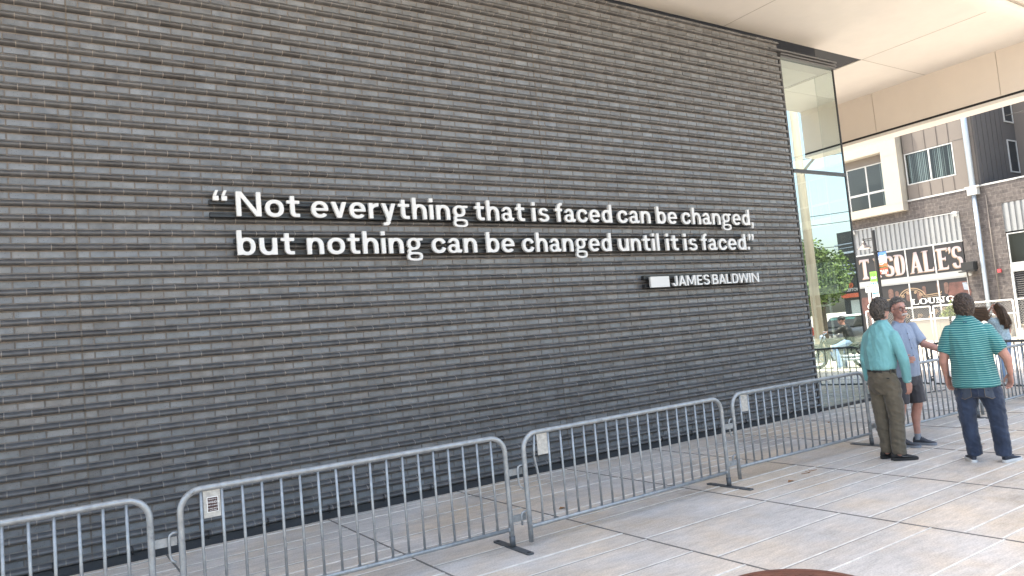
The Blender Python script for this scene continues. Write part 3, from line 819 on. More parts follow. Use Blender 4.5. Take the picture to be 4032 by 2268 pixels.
M['signblack'] = mat('sign_black_vinyl', (0.014, 0.013, 0.015), 0.5)
M['signpink'] = mat('sign_pale_pink_vinyl', (0.33, 0.275, 0.285), 0.5)
M['signgold'] = mat('sign_tan_vinyl', (0.27, 0.19, 0.125), 0.5)
M['whiteband'] = mat('white_metal_band', (0.30, 0.30, 0.295), 0.5, var=0.05, vscale=2)
XB = 42.0
APT = thing('apartment_building', 'apartment block with grey block base, taupe siding and cream balconies over the lounge', 'building', (XB, 0, 0))
def P_(mb, name, m, parent=APT): return mb.build(name, M[m] if isinstance(m, str) else m, parent)
# local coordinates: x depth (0 = street face), y along the street, z up
a = MB()
for y0, y1, z0, z1 in ((10.95, 11.17, -.15, 7.46), (10.0, 10.948, -.15, 7.46), (11.172, 17.26, 6.37, 6.98), (11.172, 13.79, 6.982, 7.46), (17.262, 17.9, -.15, 7.0), (9.1, 9.998, -.15, 7.5), (2.0, 9.098, 6.42, 7.5), (17.902, 26, 4.78, 7.0), (2.0, 5.0, -.15, 6.418)):
    a.box(0, y0, z0, 0.3, y1, z1)
P_(a, 'block_wall', 'cmu')
a = MB(); a.box(0.12, 9.6, 0, 0.3, 10.02, 7.4); P_(a, 'wall_return', 'cmu')
a = MB(); a.box(-0.03, 10.0, 7.462, 0.1, 13.79, 7.55); a.box(-0.03, 2, 7.502, 0.1, 9.9, 7.59); P_(a, 'white_coping', 'frame_w')
sid = MB()
for y0, y1, z0, z1 in ((10.05, 11.06, 7.552, 13.5), (11.06, 13.72, 7.552, 8.37), (11.06, 13.72, 10.2, 13.5), ): sid.box(0.02, y0, z0, 0.3, y1, z1)
P_(sid, 'board_siding', 'taupe')
for y in (13.15, 12.5, 11.85, 11.25):
    for z0, z1 in ((10.2, 13.5), (7.56, 8.36)):
        a = MB(); a.box(-0.015, y-0.02, z0, 0.018, y+0.02, z1); P_(a, 'siding_batten', 'taupe')
a = MB()
for z in (10.22, 11.6): a.box(0.012, 10.06, z, 0.019, 11.05, z+0.02)
P_(a, 'siding_joint', 'taupe_dk')
a = MB(); a.box(0.1, 9.95, 7.6, 5.0, 10.048, 14.5); ds = P_(a, 'recess_side_siding', 'taupe_dk')  # darker siding colour stands in for shade on this return
for k in range(6):
    a = MB(); a.box(0.45+k*0.56, 9.915, 7.6, 0.49+k*0.56, 9.948, 14.5); a.build('side_batten', M['taupe_dk'], ds)
a = MB(); a.box(5.0, 2, 7.5, 5.2, 9.948, 14.5); P_(a, 'recess_back_wall', 'taupe')
for z0, z1 in ((8.45, 10.3), (11.3, 13.4)):
    a = MB(); a.box(3.75, 9.90, z0, 4.9, 9.947, z0+.07); a.box(3.75, 9.90, z1-.07, 4.9, 9.947, z1); a.box(3.75, 9.90, z0+.07, 3.83, 9.947, z1-.07); a.box(4.82, 9.90, z0+.07, 4.9, 9.947, z1-.07)
    if z0 > 11: a.box(3.83, 9.902, 12.4, 4.82, 9.946, 12.47)
    o = a.build('side_window', M['frame_w'], ds)
    a = MB(); a.box(3.83, 9.93, z0+.07, 4.82, 9.9485, z1-.07); a.build('glass_pane', mat('dark_glass', (.02,.025,.03), .1) if 'dark_glass' not in bpy.data.materials else bpy.data.materials['dark_glass'], o)
def window(y0, y1, z0, z1, x=0.05, mids=(), trans=None, blinds=None, parent=APT, back=0.35):
    f = MB(); w = 0.06
    f.box(x-0.03, y0, z0, x+0.05, y0+w, z1); f.box(x-0.03, y1-w, z0, x+0.05, y1, z1)
    f.box(x-0.028, y0+w, z0, x+0.05, y1-w, z0+w); f.box(x-0.028, y0+w, z1-w, x+0.05, y1-w, z1)
    for m_ in mids: f.box(x-0.025, m_-0.04, z0+w, x+0.048, m_+0.04, z1-w)
    if trans: f.box(x-0.022, y0+w, trans-0.06, x+0.046, y1-w, trans+0.06)
    o = f.build('window', M['frame_w'], parent)
    g_ = MB(); g_.quad((x, y0+w, z0+w), (x, y1-w, z0+w), (x, y1-w, z1-w), (x, y0+w, z1-w)); g_.build('glass_pane', M['pane'], o)
    r_ = MB(); r_.box(x+back, y0, z0, x+back+0.02, y1, z1); r_.build('dim_interior', M['room'], o)
    if blinds:
        s = MB()
        for ya, yb in blinds:
            y = ya
            while y < yb-0.05:
                t = random.uniform(0.4, 1.1); cx_ = y+0.045
                s.obox((x+0.12, cx_, (z0+z1)/2), (0.002*1, 0, 0), (0.03*math.cos(t), 0.045*math.sin(t), 0), (0, 0, (z1-z0)/2-0.08)); y += 0.092
        s.build('blinds', M['blind'], o)
    return o
window(11.08, 13.70, 8.38, 10.18, mids=(12.36,), blinds=((12.42, 13.62), (11.16, 11.42), (11.6, 12.28)))
# cream frame round the recessed window bay
cr = MB()
cr.box(-0.55, 13.80, 6.985, 0.3, 14.74, 13.5); cr.box(-0.548, 14.742, 6.985, 0.3, 26, 7.46); cr.box(-0.549, 14.742, 10.56, 0.3, 26, 11.22)
P_(cr, 'cream_frame', 'cream')
a = MB()
for z in (7.44, 10.25, 11.9): a.box(-0.556, 13.81, z, -0.5505, 14.735, z+0.012)
for z in (7.44, 10.25): a.box(-0.5, 13.792, z, 0.02, 13.799, z+0.012)
for z in (7.12, 7.34, 10.68, 11.1):
    for k in range(16): a.box(-0.556, 14.95+k*0.62, z, -0.5495, 14.965+k*0.62, z+0.015)
for k in range(12):
    for y in (13.95, 14.27, 14.6): a.box(-0.556, y, 7.65+k*0.52, -0.5505, y+0.014, 7.664+k*0.52)
P_(a, 'panel_fixings', 'seam')
window(14.76, 17.28, 7.48, 10.1, x=0.1, mids=(16.06,), trans=8.43, blinds=((14.85, 15.35),), back=1.2)
window(17.4, 19.9, 7.48, 10.1, x=0.1, mids=(18.66,), trans=8.43, blinds=((17.5, 19.8),))
window(20.02, 22.6, 7.48, 10.1, x=0.1, mids=(21.3,), trans=8.43, blinds=((20.1, 22.5),))
a = MB(); a.box(0.06, 14.76, 10.102, 0.3, 26, 10.558); P_(a, 'lintel', 'taupe')
a = MB(); a.box(-0.05, 14.742, 11.222, 0.3, 26, 11.5); P_(a, 'balcony_floor_edge', mat('grey_edge', (0.28, 0.27, 0.27), 0.7))
window(14.76, 19.9, 11.51, 13.4, x=0.1, mids=(16.2, 18.0), blinds=((14.9, 19.7),))
window(20.0, 24, 11.51, 13.4, x=0.1, mids=(22,), blinds=((20.1, 23.8),))
# corrugated bands
def corr(y0, y1, z0, z1, name='corrugated_band'):
    m = MB(); n = int((y1-y0)/0.27); st_ = (y1-y0)/n; pts = []
    for k in range(n):
        y = y0+k*st_
        pts += [(-0.02, y), (-0.02, y+st_*0.55), (0.05, y+st_*0.62), (0.05, y+st_*0.93)]
    pts.append((-0.02, y1))
    vs = [(x, y, z) for z in (z0, z1) for x, y in pts]; q = len(pts)
    m.add(vs, [(k, k+1, q+k+1, q+k) for k in range(q-1)])
    return P_(m, name, 'corr')
corr(11.18, 17.25, 4.87, 6.36); corr(17.92, 25.9, 3.3, 4.77); corr(5.0, 9.09, 4.93, 6.41)
a = MB(); a.box(-0.04, 11.175, 4.78, 0.06, 17.258, 4.865); a.box(-0.04, 11.175, 6.362, 0.02, 17.258, 6.40); P_(a, 'white_trim', 'frame_w')
a = MB(); a.box(-0.06, 11.175, 2.93, 0.15, 17.258, 3.20); a.box(-0.05, 11.175, 3.202, 0.1, 17.258, 3.24); a.box(-0.05, 11.175, 2.86, 0.1, 17.258, 2.928); P_(a, 'white_fascia_band', 'whiteband')
a = MB(); a.box(-0.3, 17.9, 2.75, 0.2, 22.5, 3.28); P_(a, 'entrance_canopy', 'whiteband')
a = MB()
for y in (19.3, 20.4): a.box(0, y, 0, 0.12, y+0.12, 2.74)
a.box(0.001, 19.42, 2.0, 0.1, 20.399, 2.12)
P_(a, 'entrance_frame', 'frame_w')
a = MB(); a.box(0.6, 17.9, -0.1, 0.7, 26, 2.75); P_(a, 'entrance_interior', 'room')
# window and louvre right of the downpipe
window(5.05, 9.07, 3.27, 4.85, x=0.04)
a = MB(); a.box(-0.03, 5.0, 2.86, 0.2, 9.08, 3.26); P_(a, 'white_sill_band', 'whiteband')
a = MB()
for k in range(24): a.obox((0.06, 7.05, 0.25+k*0.11), (0.035, 0, 0.03), (0, 2.0, 0), (0.004, 0, -0.004))
P_(a, 'louvre_slats', 'taupe_dk'); a = MB(); a.box(0.13, 5.05, 0, 0.15, 9.05, 2.855); P_(a, 'louvre_back', 'room')
a = MB(); a.box(-0.03, 8.98, 0, 0.1, 9.09, 2.855); P_(a, 'louvre_frame', 'frame_w')
# downpipe with rain head, conduit
a = MB(); a.tube([(-0.18, 10.26, 7.5), (-0.18, 10.26, 14)], 0.14, 14); P_(a, 'downpipe', 'pipe')
a = MB(); a.box(-0.36, 10.02, 7.1, -0.005, 10.5, 7.48); a.box(-0.34, 9.9, 7.485, -0.005, 10.6, 7.56); P_(a, 'rain_head', 'frame_w')
a = MB(); a.tube([(-0.18, 10.26, -.1), (-0.18, 10.26, 7.1)], 0.105, 12); P_(a, 'downpipe_lower', 'pipe')
a = MB(); a.tube([(-0.06, 9.74, -.1), (-0.06, 9.76, 7.0)], 0.025, 6); P_(a, 'conduit', 'taupe')
a = MB(); a.box(-0.12, 9.5, 2.9, 0, 9.66, 3.08); P_(a, 'fire_alarm_box', mat('alarm_red', (0.42, 0.05, 0.06), 0.5))
a = MB(); a.obox((-0.25, 11.3, 6.28), (0.12,0.05,0.05), (-0.04,0.1,0), (-0.03,0,0.09)); P_(a, 'floodlight', 'frame_w')
a = MB(); a.obox((-0.15, 17.2, 6.28), (0.1,0.05,0.05), (-0.04,0.1,0), (-0.03,0,0.09)); P_(a, 'floodlight', 'frame_w')
a = MB(); a.box(-0.62, 10.55, 3.18, -0.12, 11.15, 3.62); a.box(-0.12, 10.7, 3.3, 0, 10.95, 3.5); a.obox((-0.5, 10.9, 3.13), (0.16, 0, 0), (0, 0.4, 0), (0, 0, 0.03)); P_(a, 'wall_speaker', 'black')
a = MB(); a.lathe((-0.18, 10.95, 2.9), [(0.07, 0), (0.09, 0.06), (0.09, 0.14), (0.05, 0.2)], 10); P_(a, 'caged_lamp', 'frame_w')
a = MB(); a.box(1.6, 10.06, -0.1, 9, 26, 13.5); a.box(0.32, 2.0, -0.1, 9, 10.055, 7.45); P_(a, 'building_core', 'room')

# ------------------------------------------------------------------ lounge sign and window graphics
SGN = thing('lounge_sign', 'black shop sign with tall pale serif letters reading TISDALE\'S across three panels', 'sign', (XB, 0, 0))
for y0, y1 in ((14.33, 17.24), (12.75, 14.25), (11.2, 12.67)):
    a = MB(); a.box(-0.03, y0, 3.245, 0.1, y1, 4.775); a.build('sign_panel', M['signblack'], SGN)
for y in (14.252, 12.672):
    a = MB(); a.box(-0.045, y, 3.245, 0.08, y+0.076, 4.775); a.build('panel_divider', M['frame_w'], SGN)
sf = .075
def slab(x0, x1, y, h=sf): return R(x0, y, x1, y+h)
def wedge(x0, x1, y0, up=1):    # bracket serif
    m_ = (x0+x1)/2
    return PO((x0, y0), (x1, y0), (m_+.10, y0+up*.11), (m_-.10, y0+up*.11))
TS = {
 'T': (.50, U(R(.16,0,.34,1), R(0,.88,.50,1), PO((0,.9),(.09,.9),(.0,.72)), PO((.5,.9),(.41,.9),(.5,.72)), slab(.08,.42,0,.05), wedge(.08,.42,.04))),
 'I': (.36, U(R(.09,0,.27,1), slab(0,.36,0,.05), slab(0,.36,.95,.05), wedge(0,.36,.04), wedge(0,.36,.96,-1))),
 'S': (.50, U(S_(ring(.25,.735,.24,.265,.165,.12,2.6), R(.25,.40,.7,.70), PO((.30,.73),(.7,.74),(.7,.40),(.30,.40))), S_(ring(.25,.265,.25,.265,.17,.12,2.6), R(-.2,.29,.25,.62), PO((-.1,.26),(.20,.27),(.20,.62),(-.1,.62))), PO((.05,.66),(.20,.52),(.45,.36),(.32,.50)))),
 'D': (.52, U(R(.07,0,.25,1), slab(0,.2,0,.06), slab(0,.2,.94,.06), S_(U(EL(.26,.5,.26,.5,2.8), R(.1,0,.26,1)), U(EL(.25,.5,.10,.39,2.8), R(.24,.11,.25,.89))))),
 'A': (.60, U(PO((.06,0),(.17,0),(.37,1),(.24,1)), PO((.36,0),(.54,0),(.37,1),(.22,1)), R(.15,.26,.42,.34), slab(0,.22,0,.05), slab(.32,.60,0,.05))),
 'L': (.50, U(R(.07,0,.25,1), slab(0,.32,.95,.05), R(.07,0,.50,.11), PO((.42,.1),(.50,.1),(.50,.30)), slab(0,.2,0,.05))),
 'E': (.50, U(R(.07,0,.25,1), R(0,.89,.50,1), R(.07,0,.50,.11), R(.2,.45,.40,.55), R(.36,.40,.41,.60), PO((.42,.1),(.50,.1),(.50,.28)), PO((.42,.9),(.50,.9),(.50,.72)), slab(0,.2,0,.05))),
 "'": (.14, U(R(0,.84,.14,1), PO((.04,.85),(.14,.85),(.09,.70),(.02,.70)))),
}
def facade_letter(root, ch, y_left, w, z0, h, x, m, name='letter', table=None, dx=0.0):
    wd, loops = glyph_loops(ch, table or TS)
    s = w/wd
    me = fill_mesh(name, [[(px*s, py*h) for px, py in lp] for lp in loops], 0.012, m)
    o = link(name, me, root); place_plane(o, (x, y_left, z0), (0,-1,0), (0,0,1)); return o
for ch, y, w in (('T', 17.08, .62), ('I', 16.22, .44), ('S', 15.60, .60), ('D', 14.98, .62), ('A', 14.14, .80), ('L', 13.40, .62), ('E', 12.62, .62), ("'", 11.96, .15), ('S', 11.80, .54)):
    facade_letter(SGN, ch, y+0.045, w, 3.345, 1.20, -0.036, M['signgold'], 'letter_shadow')
    facade_letter(SGN, ch, y, w, 3.385, 1.20, -0.046, M['signpink'])

GRA = thing('window_graphics', 'black window wrap with cigars, a wine glass and the words CIGAR LOUNGE', 'sign', (XB, 0, 0))
for y0, y1 in ((14.33, 17.24), (12.75, 14.25), (11.2, 12.67)):
    a = MB(); a.box(-0.02, y0, 0.25, 0.1, y1, 2.855); a.build('wrap_panel', M['signblack'], GRA)
for y, w in ((14.252, .076), (12.672, .076), (11.175, .024)):
    a = MB(); a.box(-0.04, y, 0.2, 0.08, y+w, 2.855); a.build('panel_divider', M['frame_w'], GRA)
M['cigar'] = mat('cigar_brown_print', (0.10, 0.055, 0.045), 0.6, var=0.5, vscale=6)
M['wine'] = mat('wine_glass_print', (0.095, 0.04, 0.034), 0.6, var=0.5, vscale=3)
M['glassprint'] = mat('pale_glass_print', (0.22, 0.25, 0.30), 0.6, var=0.4, vscale=3)
def flat_loops(root, name, loops, x, m):
    """loops in (y, z) facade coordinates"""
    me = fill_mesh(name, [[(-p[0], p[1]) for p in lp] for lp in loops], 0.006, m)
    o = link(name, me, root); place_plane(o, (x, 0, 0), (0,-1,0), (0,0,1)); return o
def caps(y, z, h, w, tilt=0):
    pts = []
    for k in range(20):
        t = 2*math.pi*k/20
        py = w*math.cos(t); pz = w*1.2*math.sin(t)+(h if math.sin(t) > 0 else 0)
        pts.append((y+py+tilt*pz, z+pz))
    return pts
for y, z, h, w in ((15.4, 2.24, .24, .15), (15.05, 2.24, .12, .11), (14.42, 1.98, .34, .12), (13.8, 1.98, .22, .12), (13.5, 2.22, .28, .10), (12.72, 2.3, .32, .09), (12.3, 2.2, .36, .12)):
    flat_loops(GRA, 'printed_cigar', [caps(y, z, h, w)], -0.026, M['cigar'])
for yc, z0, s in ((16.75, 0.98, 0.98), (11.66, 1.30, 1.0)):
    out = [(yc-.45*s, z0+1.35*s), (yc-.60*s, z0+.75*s), (yc-.5*s, z0+.4*s), (yc-.15*s, z0+.2*s), (yc-.1*s, z0-.4*s), (yc+.1*s, z0-.4*s), (yc+.15*s, z0+.2*s), (yc+.5*s, z0+.4*s), (yc+.60*s, z0+.75*s), (yc+.45*s, z0+1.35*s)]
    flat_loops(GRA, 'printed_wine_glass', [out], -0.026, M['wine'])
    flat_loops(GRA, 'printed_glass_shine', [[(yc-.42*s, z0+1.30*s), (yc-.5*s, z0+.85*s), (yc-.25*s, z0+.9*s), (yc-.2*s, z0+1.28*s)]], -0.031, M['glassprint'])
def band(pts, w):
    l, r_ = [], []
    for i, p in enumerate(pts):
        q = pts[min(i+1, len(pts)-1)]; o = pts[max(i-1, 0)]
        dx, dz = q[0]-o[0], q[1]-o[1]; ln = math.hypot(dx, dz) or 1
        l.append((p[0]-dz/ln*w, p[1]+dx/ln*w)); r_.append((p[0]+dz/ln*w, p[1]-dx/ln*w))
    return l+r_[::-1]
arc = sorted([(14.2+.74*math.cos(t), 2.0+.56*math.sin(t)) for t in [0.2+2.74*k/16 for k in range(17)]], key=lambda p: -p[0])
flat_loops(GRA, 'arched_border', [band([(15.75, 2.02), (15.05, 2.08)]+arc+[(13.4, 2.10), (12.62, 2.16), (12.58, 2.24)], 0.025)], -0.034, M['signgold'])
flat_loops(GRA, 'arched_border', [band([(15.7, 1.92), (15.0, 1.98)]+[(14.2+(p[0]-14.2)*.86, p[1]-.09) for p in arc]+[(13.4, 2.0), (12.6, 2.06)], 0.016)], -0.034, M['signgold'])
def curl(cy, cz, r, s=1, n=22):
    pts = [(cy+s*r*(1-k/n*.8)*math.cos(k*.42), cz+r*(1-k/n*.8)*math.sin(k*.42)) for k in range(n)]
    return band(pts, 0.018)
for cy, cz, r, s in ((14.72, 2.15, .10, 1), (13.72, 2.15, .10, -1), (14.42, 2.3, .08, 1), (14.0, 2.3, .08, -1), (13.05, 1.12, .16, -1), (12.5, 1.2, .16, 1), (13.3, .82, .15, 1), (14.6, 1.0, .16, 1), (13.9, .95, .14, -1), (12.2, .9, .14, 1)):
    flat_loops(GRA, 'scroll_ornament', [curl(cy, cz, r, s)], -0.033, M['signgold'])
for k in range(7):
    yy = 14.4-k*.3; flat_loops(GRA, 'scroll_ornament', [band([(yy, .72+.1*math.sin(k)), (yy-.12, .84+.06*math.cos(k*2)), (yy-.26, .76)], 0.03)], -0.033, M['signgold'])
WS = {
 'C': (.95, S_(ring(.48,.5,.48,.5,.24,.10,2.1), R(.62,.33,1.2,.67))), 
 'I': (.44, U(R(.10,0,.34,1), R(0,0,.44,.10), R(0,.9,.44,1))),
 'G': (1.0, U(S_(ring(.48,.5,.48,.5,.24,.10,2.1), R(.62,.42,1.2,.70)), R(.62,.05,.86,.45), R(.52,.38,.98,.47))),
 'A': (1.0, U(PO((.08,0),(.20,0),(.56,1),(.42,1)), PO((.62,0),(.90,0),(.58,1),(.40,1)), R(.25,.27,.7,.36), R(0,0,.3,.09), R(.54,0,1.0,.09))),
 'R': (.95, U(R(.10,0,.34,1), R(0,0,.44,.10), S_(U(EL(.5,.74,.32,.26), R(.1,.48,.5,1)), U(EL(.5,.74,.10,.15), R(.33,.59,.5,.89))), PO((.36,.52),(.60,.52),(.92,0),(.64,0)), R(.62,0,.98,.10))),
 'L': (.80, U(R(.10,0,.34,1), R(0,.9,.44,1), R(0,0,.8,.10), PO((.68,.1),(.8,.1),(.8,.36)))),
 'O': (1.0, ring(.5,.5,.5,.5,.25,.10,2.1)),
 'U': (.95, U(R(.10,.35,.34,1), R(.68,.3,.80,1), R(0,.9,.44,1), R(.56,.9,.95,1), I_(S_(EL(.45,.36,.35,.36), EL(.51,.38,.18,.24)), half('y', .38, 1)))),
 'N': (.95, U(R(.10,0,.22,1), R(.70,0,.82,1), PO((.0,1),(.3,1),(.82,0),(.62,0)), R(0,0,.34,.1), R(.56,.9,.95,1))),
 'E': (.80, U(R(.10,0,.34,1), R(0,.9,.76,1), R(0,0,.8,.10), R(.2,.46,.56,.56), R(.52,.38,.60,.64), PO((.68,.1),(.8,.1),(.8,.32)), PO((.64,.9),(.76,.9),(.76,.7)))),
}
for ch, y, w in (('C', 16.9, .40), ('I', 16.44, .22), ('G', 16.16, .42), ('A', 15.70, .42), ('R', 15.25, .40), ('L', 14.30, .44), ('O', 13.84, .46), ('U', 13.38, .46), ('N', 12.94, .52), ('G', 12.38, .46), ('E', 11.86, .36)):
    facade_letter(GRA, ch, y, w, 1.58 if y > 14.31 else 1.62, .32, -0.040, M['white_paint'], table=WS)
# ------------------------------------------------------------------ street furniture across the road
M['fence_steel'] = mat('bright_fence_tube', (0.62, 0.60, 0.57), 0.45, metal=0.2)
M['chain'] = mat('chain_link_wire', (0.26, 0.255, 0.245), 0.5, metal=0.2)
def chain_fence(x, y0, y1, label, z0=-0.01, z1=1.53):
    t = thing('chain_link_fence', label, 'fence', (x, (y0+y1)/2, 0), group='temporary chain link fence panels')
    h = (y1-y0)/2-0.03
    a = MB()
    a.tube([(0,-h,z1),(0,h,z1)], 0.032, 8); a.tube([(0,-h,z0+.06),(0,h,z0+.06)], 0.02, 6)
    for y in (-h, h): a.tube([(0,y,z0),(0,y,z1)], 0.03, 8)
    a.build('tube_frame', M['fence_steel'], t)
    w = MB(); st_ = 0.105; zz0, zz1 = z0+.07, z1-.02; H = zz1-zz0
    n = int((2*h+H)/st_)+1
    for s in (1, -1):
        for k in range(n):
            ya = -h-H+k*st_ if s > 0 else -h+k*st_
            pts = []
            for q in range(2):
                pts.append((ya+q*H*s if s > 0 else ya-q*H, zz0+q*H))
            (ya_, za), (yb, zb) = pts
            def clip(t_): return (ya_+(yb-ya_)*t_, za+(zb-za)*t_)
            ts = [0, 1]; d = yb-ya_
            t1, t2 = (-h-ya_)/d, (h-ya_)/d
            lo, hi = max(0, min(t1, t2)), min(1, max(t1, t2))
            if hi-lo < 0.01: continue
            p, q_ = clip(lo), clip(hi)
            dx = 0.004*s
            w.obox((dx, (p[0]+q_[0])/2, (p[1]+q_[1])/2), (0.0022,0,0), (0,(q_[0]-p[0])/2,(q_[1]-p[1])/2), (0, -0.0030*s, 0.0030))
    w.build('wire_mesh', M['chain'], t)
    return t
FX = 31.6
chain_fence(FX, 4.95, 7.98, 'chain link fence panel right of the double posts, behind the striped polo')
chain_fence(FX, 8.06, 10.45, 'chain link fence panel left of the double posts, behind the man in glasses')
chain_fence(FX+0.2, 10.6, 11.05, 'narrow chain link fence panel beside the pole of the parking sign')
chain_fence(FX, 1.9, 4.87, 'chain link fence panel at the right edge behind the long haired woman')
a = MB(); a.box(-0.05, 0, 1.22, 0.05, 0.10, 1.29); o = tag(a.build('fence_clamp', M['fence_steel'], None, (FX-0.02, 7.97, 0)), 'white clamp joining the two chain link fence posts', 'clamp')

# planter box and patio furniture behind the fence
pl = thing('planter_wall', 'long cream rendered planter wall behind the chain link fence', 'planter', (33.6, 0, 0))
a = MB(); a.box(0, 8.75, -0.02, 0.6, 10.0, 0.93); a.box(0.003, 6.0, -0.02, 0.6, 8.745, 0.93); a.build('box', M['cream'], pl)
a = MB(); a.box(-0.03, 5.98, 0.932, 0.62, 10.02, 0.985); a.build('cap', M['white_paint'], pl)
gs = thing('slatted_gate', 'white slatted gate panel in a dark frame beside the planter wall', 'gate', (33.4, 7.4, 0))
a = MB()
for k in range(6): a.box(0, -0.75, 0.12+k*0.14, 0.03, 0.75, 0.24+k*0.14)
a.build('slats', M['white_paint'], gs)
a = MB(); a.box(-0.01, 0.752, 0, 0.06, 0.84, 1.0); a.box(-0.01, -0.84, 0, 0.06, -0.752, 1.0); a.build('frame', M['black'], gs)
M['patio'] = mat('patio_wood', (0.40, 0.34, 0.27), 0.7, var=0.2, vscale=5)
for k, (x, y, lab) in enumerate(((34.5, 4.7, 'pale wooden patio table behind the fence beside the brown haired woman'), (35.2, 3.0, 'pale wooden patio table behind the fence at the right edge'))):
    t = thing('patio_table', lab, 'table', (x, y, 0), group='patio tables behind the fence')
    a = MB(); a.box(-0.4, -0.75, 0.70, 0.4, 0.75, 0.75); a.build('table_top', M['patio'], t)
    for s in (-1, 1):
        a = MB(); a.obox((0, s*0.6, 0.35), (0.03,0,0), (0,0.03,0), (0,0.22*s,0.35)); a.build('leg', M['patio'], t)
        a = MB(); a.box(-0.35, s*1.05-0.14, 0.42, 0.35, s*1.05+0.14, 0.46); a.box(-0.3, s*1.05-0.04, 0, -0.24, s*1.05+0.04, 0.42); a.box(0.24, s*1.05-0.04, 0, 0.3, s*1.05+0.04, 0.42); a.build('bench', M['patio'], t)

# bush: leaf clumps through a volume
def leaf_mat(name, col):
    m = bpy.data.materials.new(name); m.use_nodes = True
    N, L = nodes_of(m); b = N['Principled BSDF']; b.inputs['Roughness'].default_value = 0.55
    g_ = N.new('ShaderNodeNewGeometry'); cr = N.new('ShaderNodeValToRGB'); L.new(g_.outputs['Random Per Island'], cr.inputs[0])
    e = cr.color_ramp.elements
    e[0].color = (*(c*0.5 for c in col), 1); e[1].color = (col[0]*1.7, col[1]*1.5, col[2]*1.2, 1)
    k = e.new(0.55); k.color = (*col, 1)
    L.new(cr.outputs[0], b.inputs['Base Color'])
    return m
M['leaf'] = leaf_mat('leaf_green', (0.085, 0.14, 0.035))
M['leaf_y'] = leaf_mat('leaf_yellow_green', (0.14, 0.19, 0.05))
M['bark'] = mat('bark', (0.10, 0.08, 0.06), 0.9, var=0.3, vscale=10)
def foliage(mb, c, r, n, size, seed=1, clumps=14):
    rr = random.Random(seed)
    cl = []
    for _ in range(clumps):
        v = Vector((rr.gauss(0,1), rr.gauss(0,1), rr.gauss(0,1))).normalized()*rr.uniform(0.25, 0.85)
        cl.append((Vector((c[0]+v.x*r[0], c[1]+v.y*r[1], c[2]+v.z*r[2])), rr.uniform(0.28, 0.5)))
    for k in range(n):
        cc, cr_ = cl[k % clumps]
        v = Vector((rr.gauss(0,1), rr.gauss(0,1), rr.gauss(0,1))).normalized()*(rr.random()**0.4)*cr_
        p = cc+Vector((v.x*r[0], v.y*r[1], v.z*r[2]))
        nx = Vector((rr.gauss(0,1), rr.gauss(0,1), rr.gauss(0,1)+0.7)).normalized()
        a1 = nx.orthogonal().normalized(); a1.rotate(Matrix.Rotation(rr.uniform(0, 6.28), 3, nx)); b1_ = nx.cross(a1)
        s = size*rr.uniform(0.6, 1.3)
        mb.add([p-a1*s, p+b1_*s*0.45+nx*s*0.12, p+a1*s, p-b1_*s*0.45+nx*s*0.12], [(0,1,2,3)])
bu = thing('potted_shrub', 'bushy light green shrub in front of the lounge window', 'plant', (34.4, 8.55, 0))
a = MB(); foliage(a, (0,0,1.28), (0.5,0.55,0.5), 1500, 0.055, 3); a.build('foliage', M['leaf_y'], bu)
a = MB(); a.lathe((0,0,0), [(0.22,0),(0.28,0.5),(0.3,0.55),(0.25,0.56)], 18); a.build('pot', M['patio'], bu)
a = MB(); a.tube([(0,0,0.55),(0.02,0,0.9),(0,0.03,1.2)], [0.03,0.025,0.015], 8); a.build('stem', M['bark'], bu)

# street lamp with banner
LX, LY = 30.6, 9.56
lp_ = thing('street_lamp', 'black street lamp with a bell shade and a colourful hanging banner', 'street lamp', (LX, LY, 0))
a = MB(); a.lathe((0,0,0), [(0.20,0),(0.20,0.12),(0.13,0.3),(0.11,0.9),(0.085,1.0),(0.075,5.0)], 16); a.build('pole', M['black'], lp_)
a = MB(); a.tube([(0,0,4.68),(0,0.52,4.68)], 0.022, 8); a.tube([(0,0,4.60),(0,0.46,4.60)], 0.016, 8); a.tube([(0,0.48,4.74),(0,0.48,4.45)], 0.03, 8); a.box(-0.1,-0.12,4.04,0.1,0.12,4.09); a.build('arm', M['black'], lp_)
a = MB(); a.smooth = True; a.lathe((0,0.48,4.28), [(0.29,0.0),(0.27,0.04),(0.17,0.12),(0.115,0.15),(0.115,0.22),(0.075,0.26),(0.06,0.32),(0.02,0.34)], 22, cap=False); a.build('lamp_shade', mat('bronze_shade', (0.06, 0.05, 0.047), 0.35), lp_)
a = MB(); a.lathe((0,0.48,4.245), [(0.05,0),(0.19,0.02),(0.25,0.045)], 18); a.build('lamp_lens', M['white_paint'], lp_)
bn = thing('hanging_banner', 'narrow blue and orange banner on the lamp pole', 'banner', (LX, LY, 0))
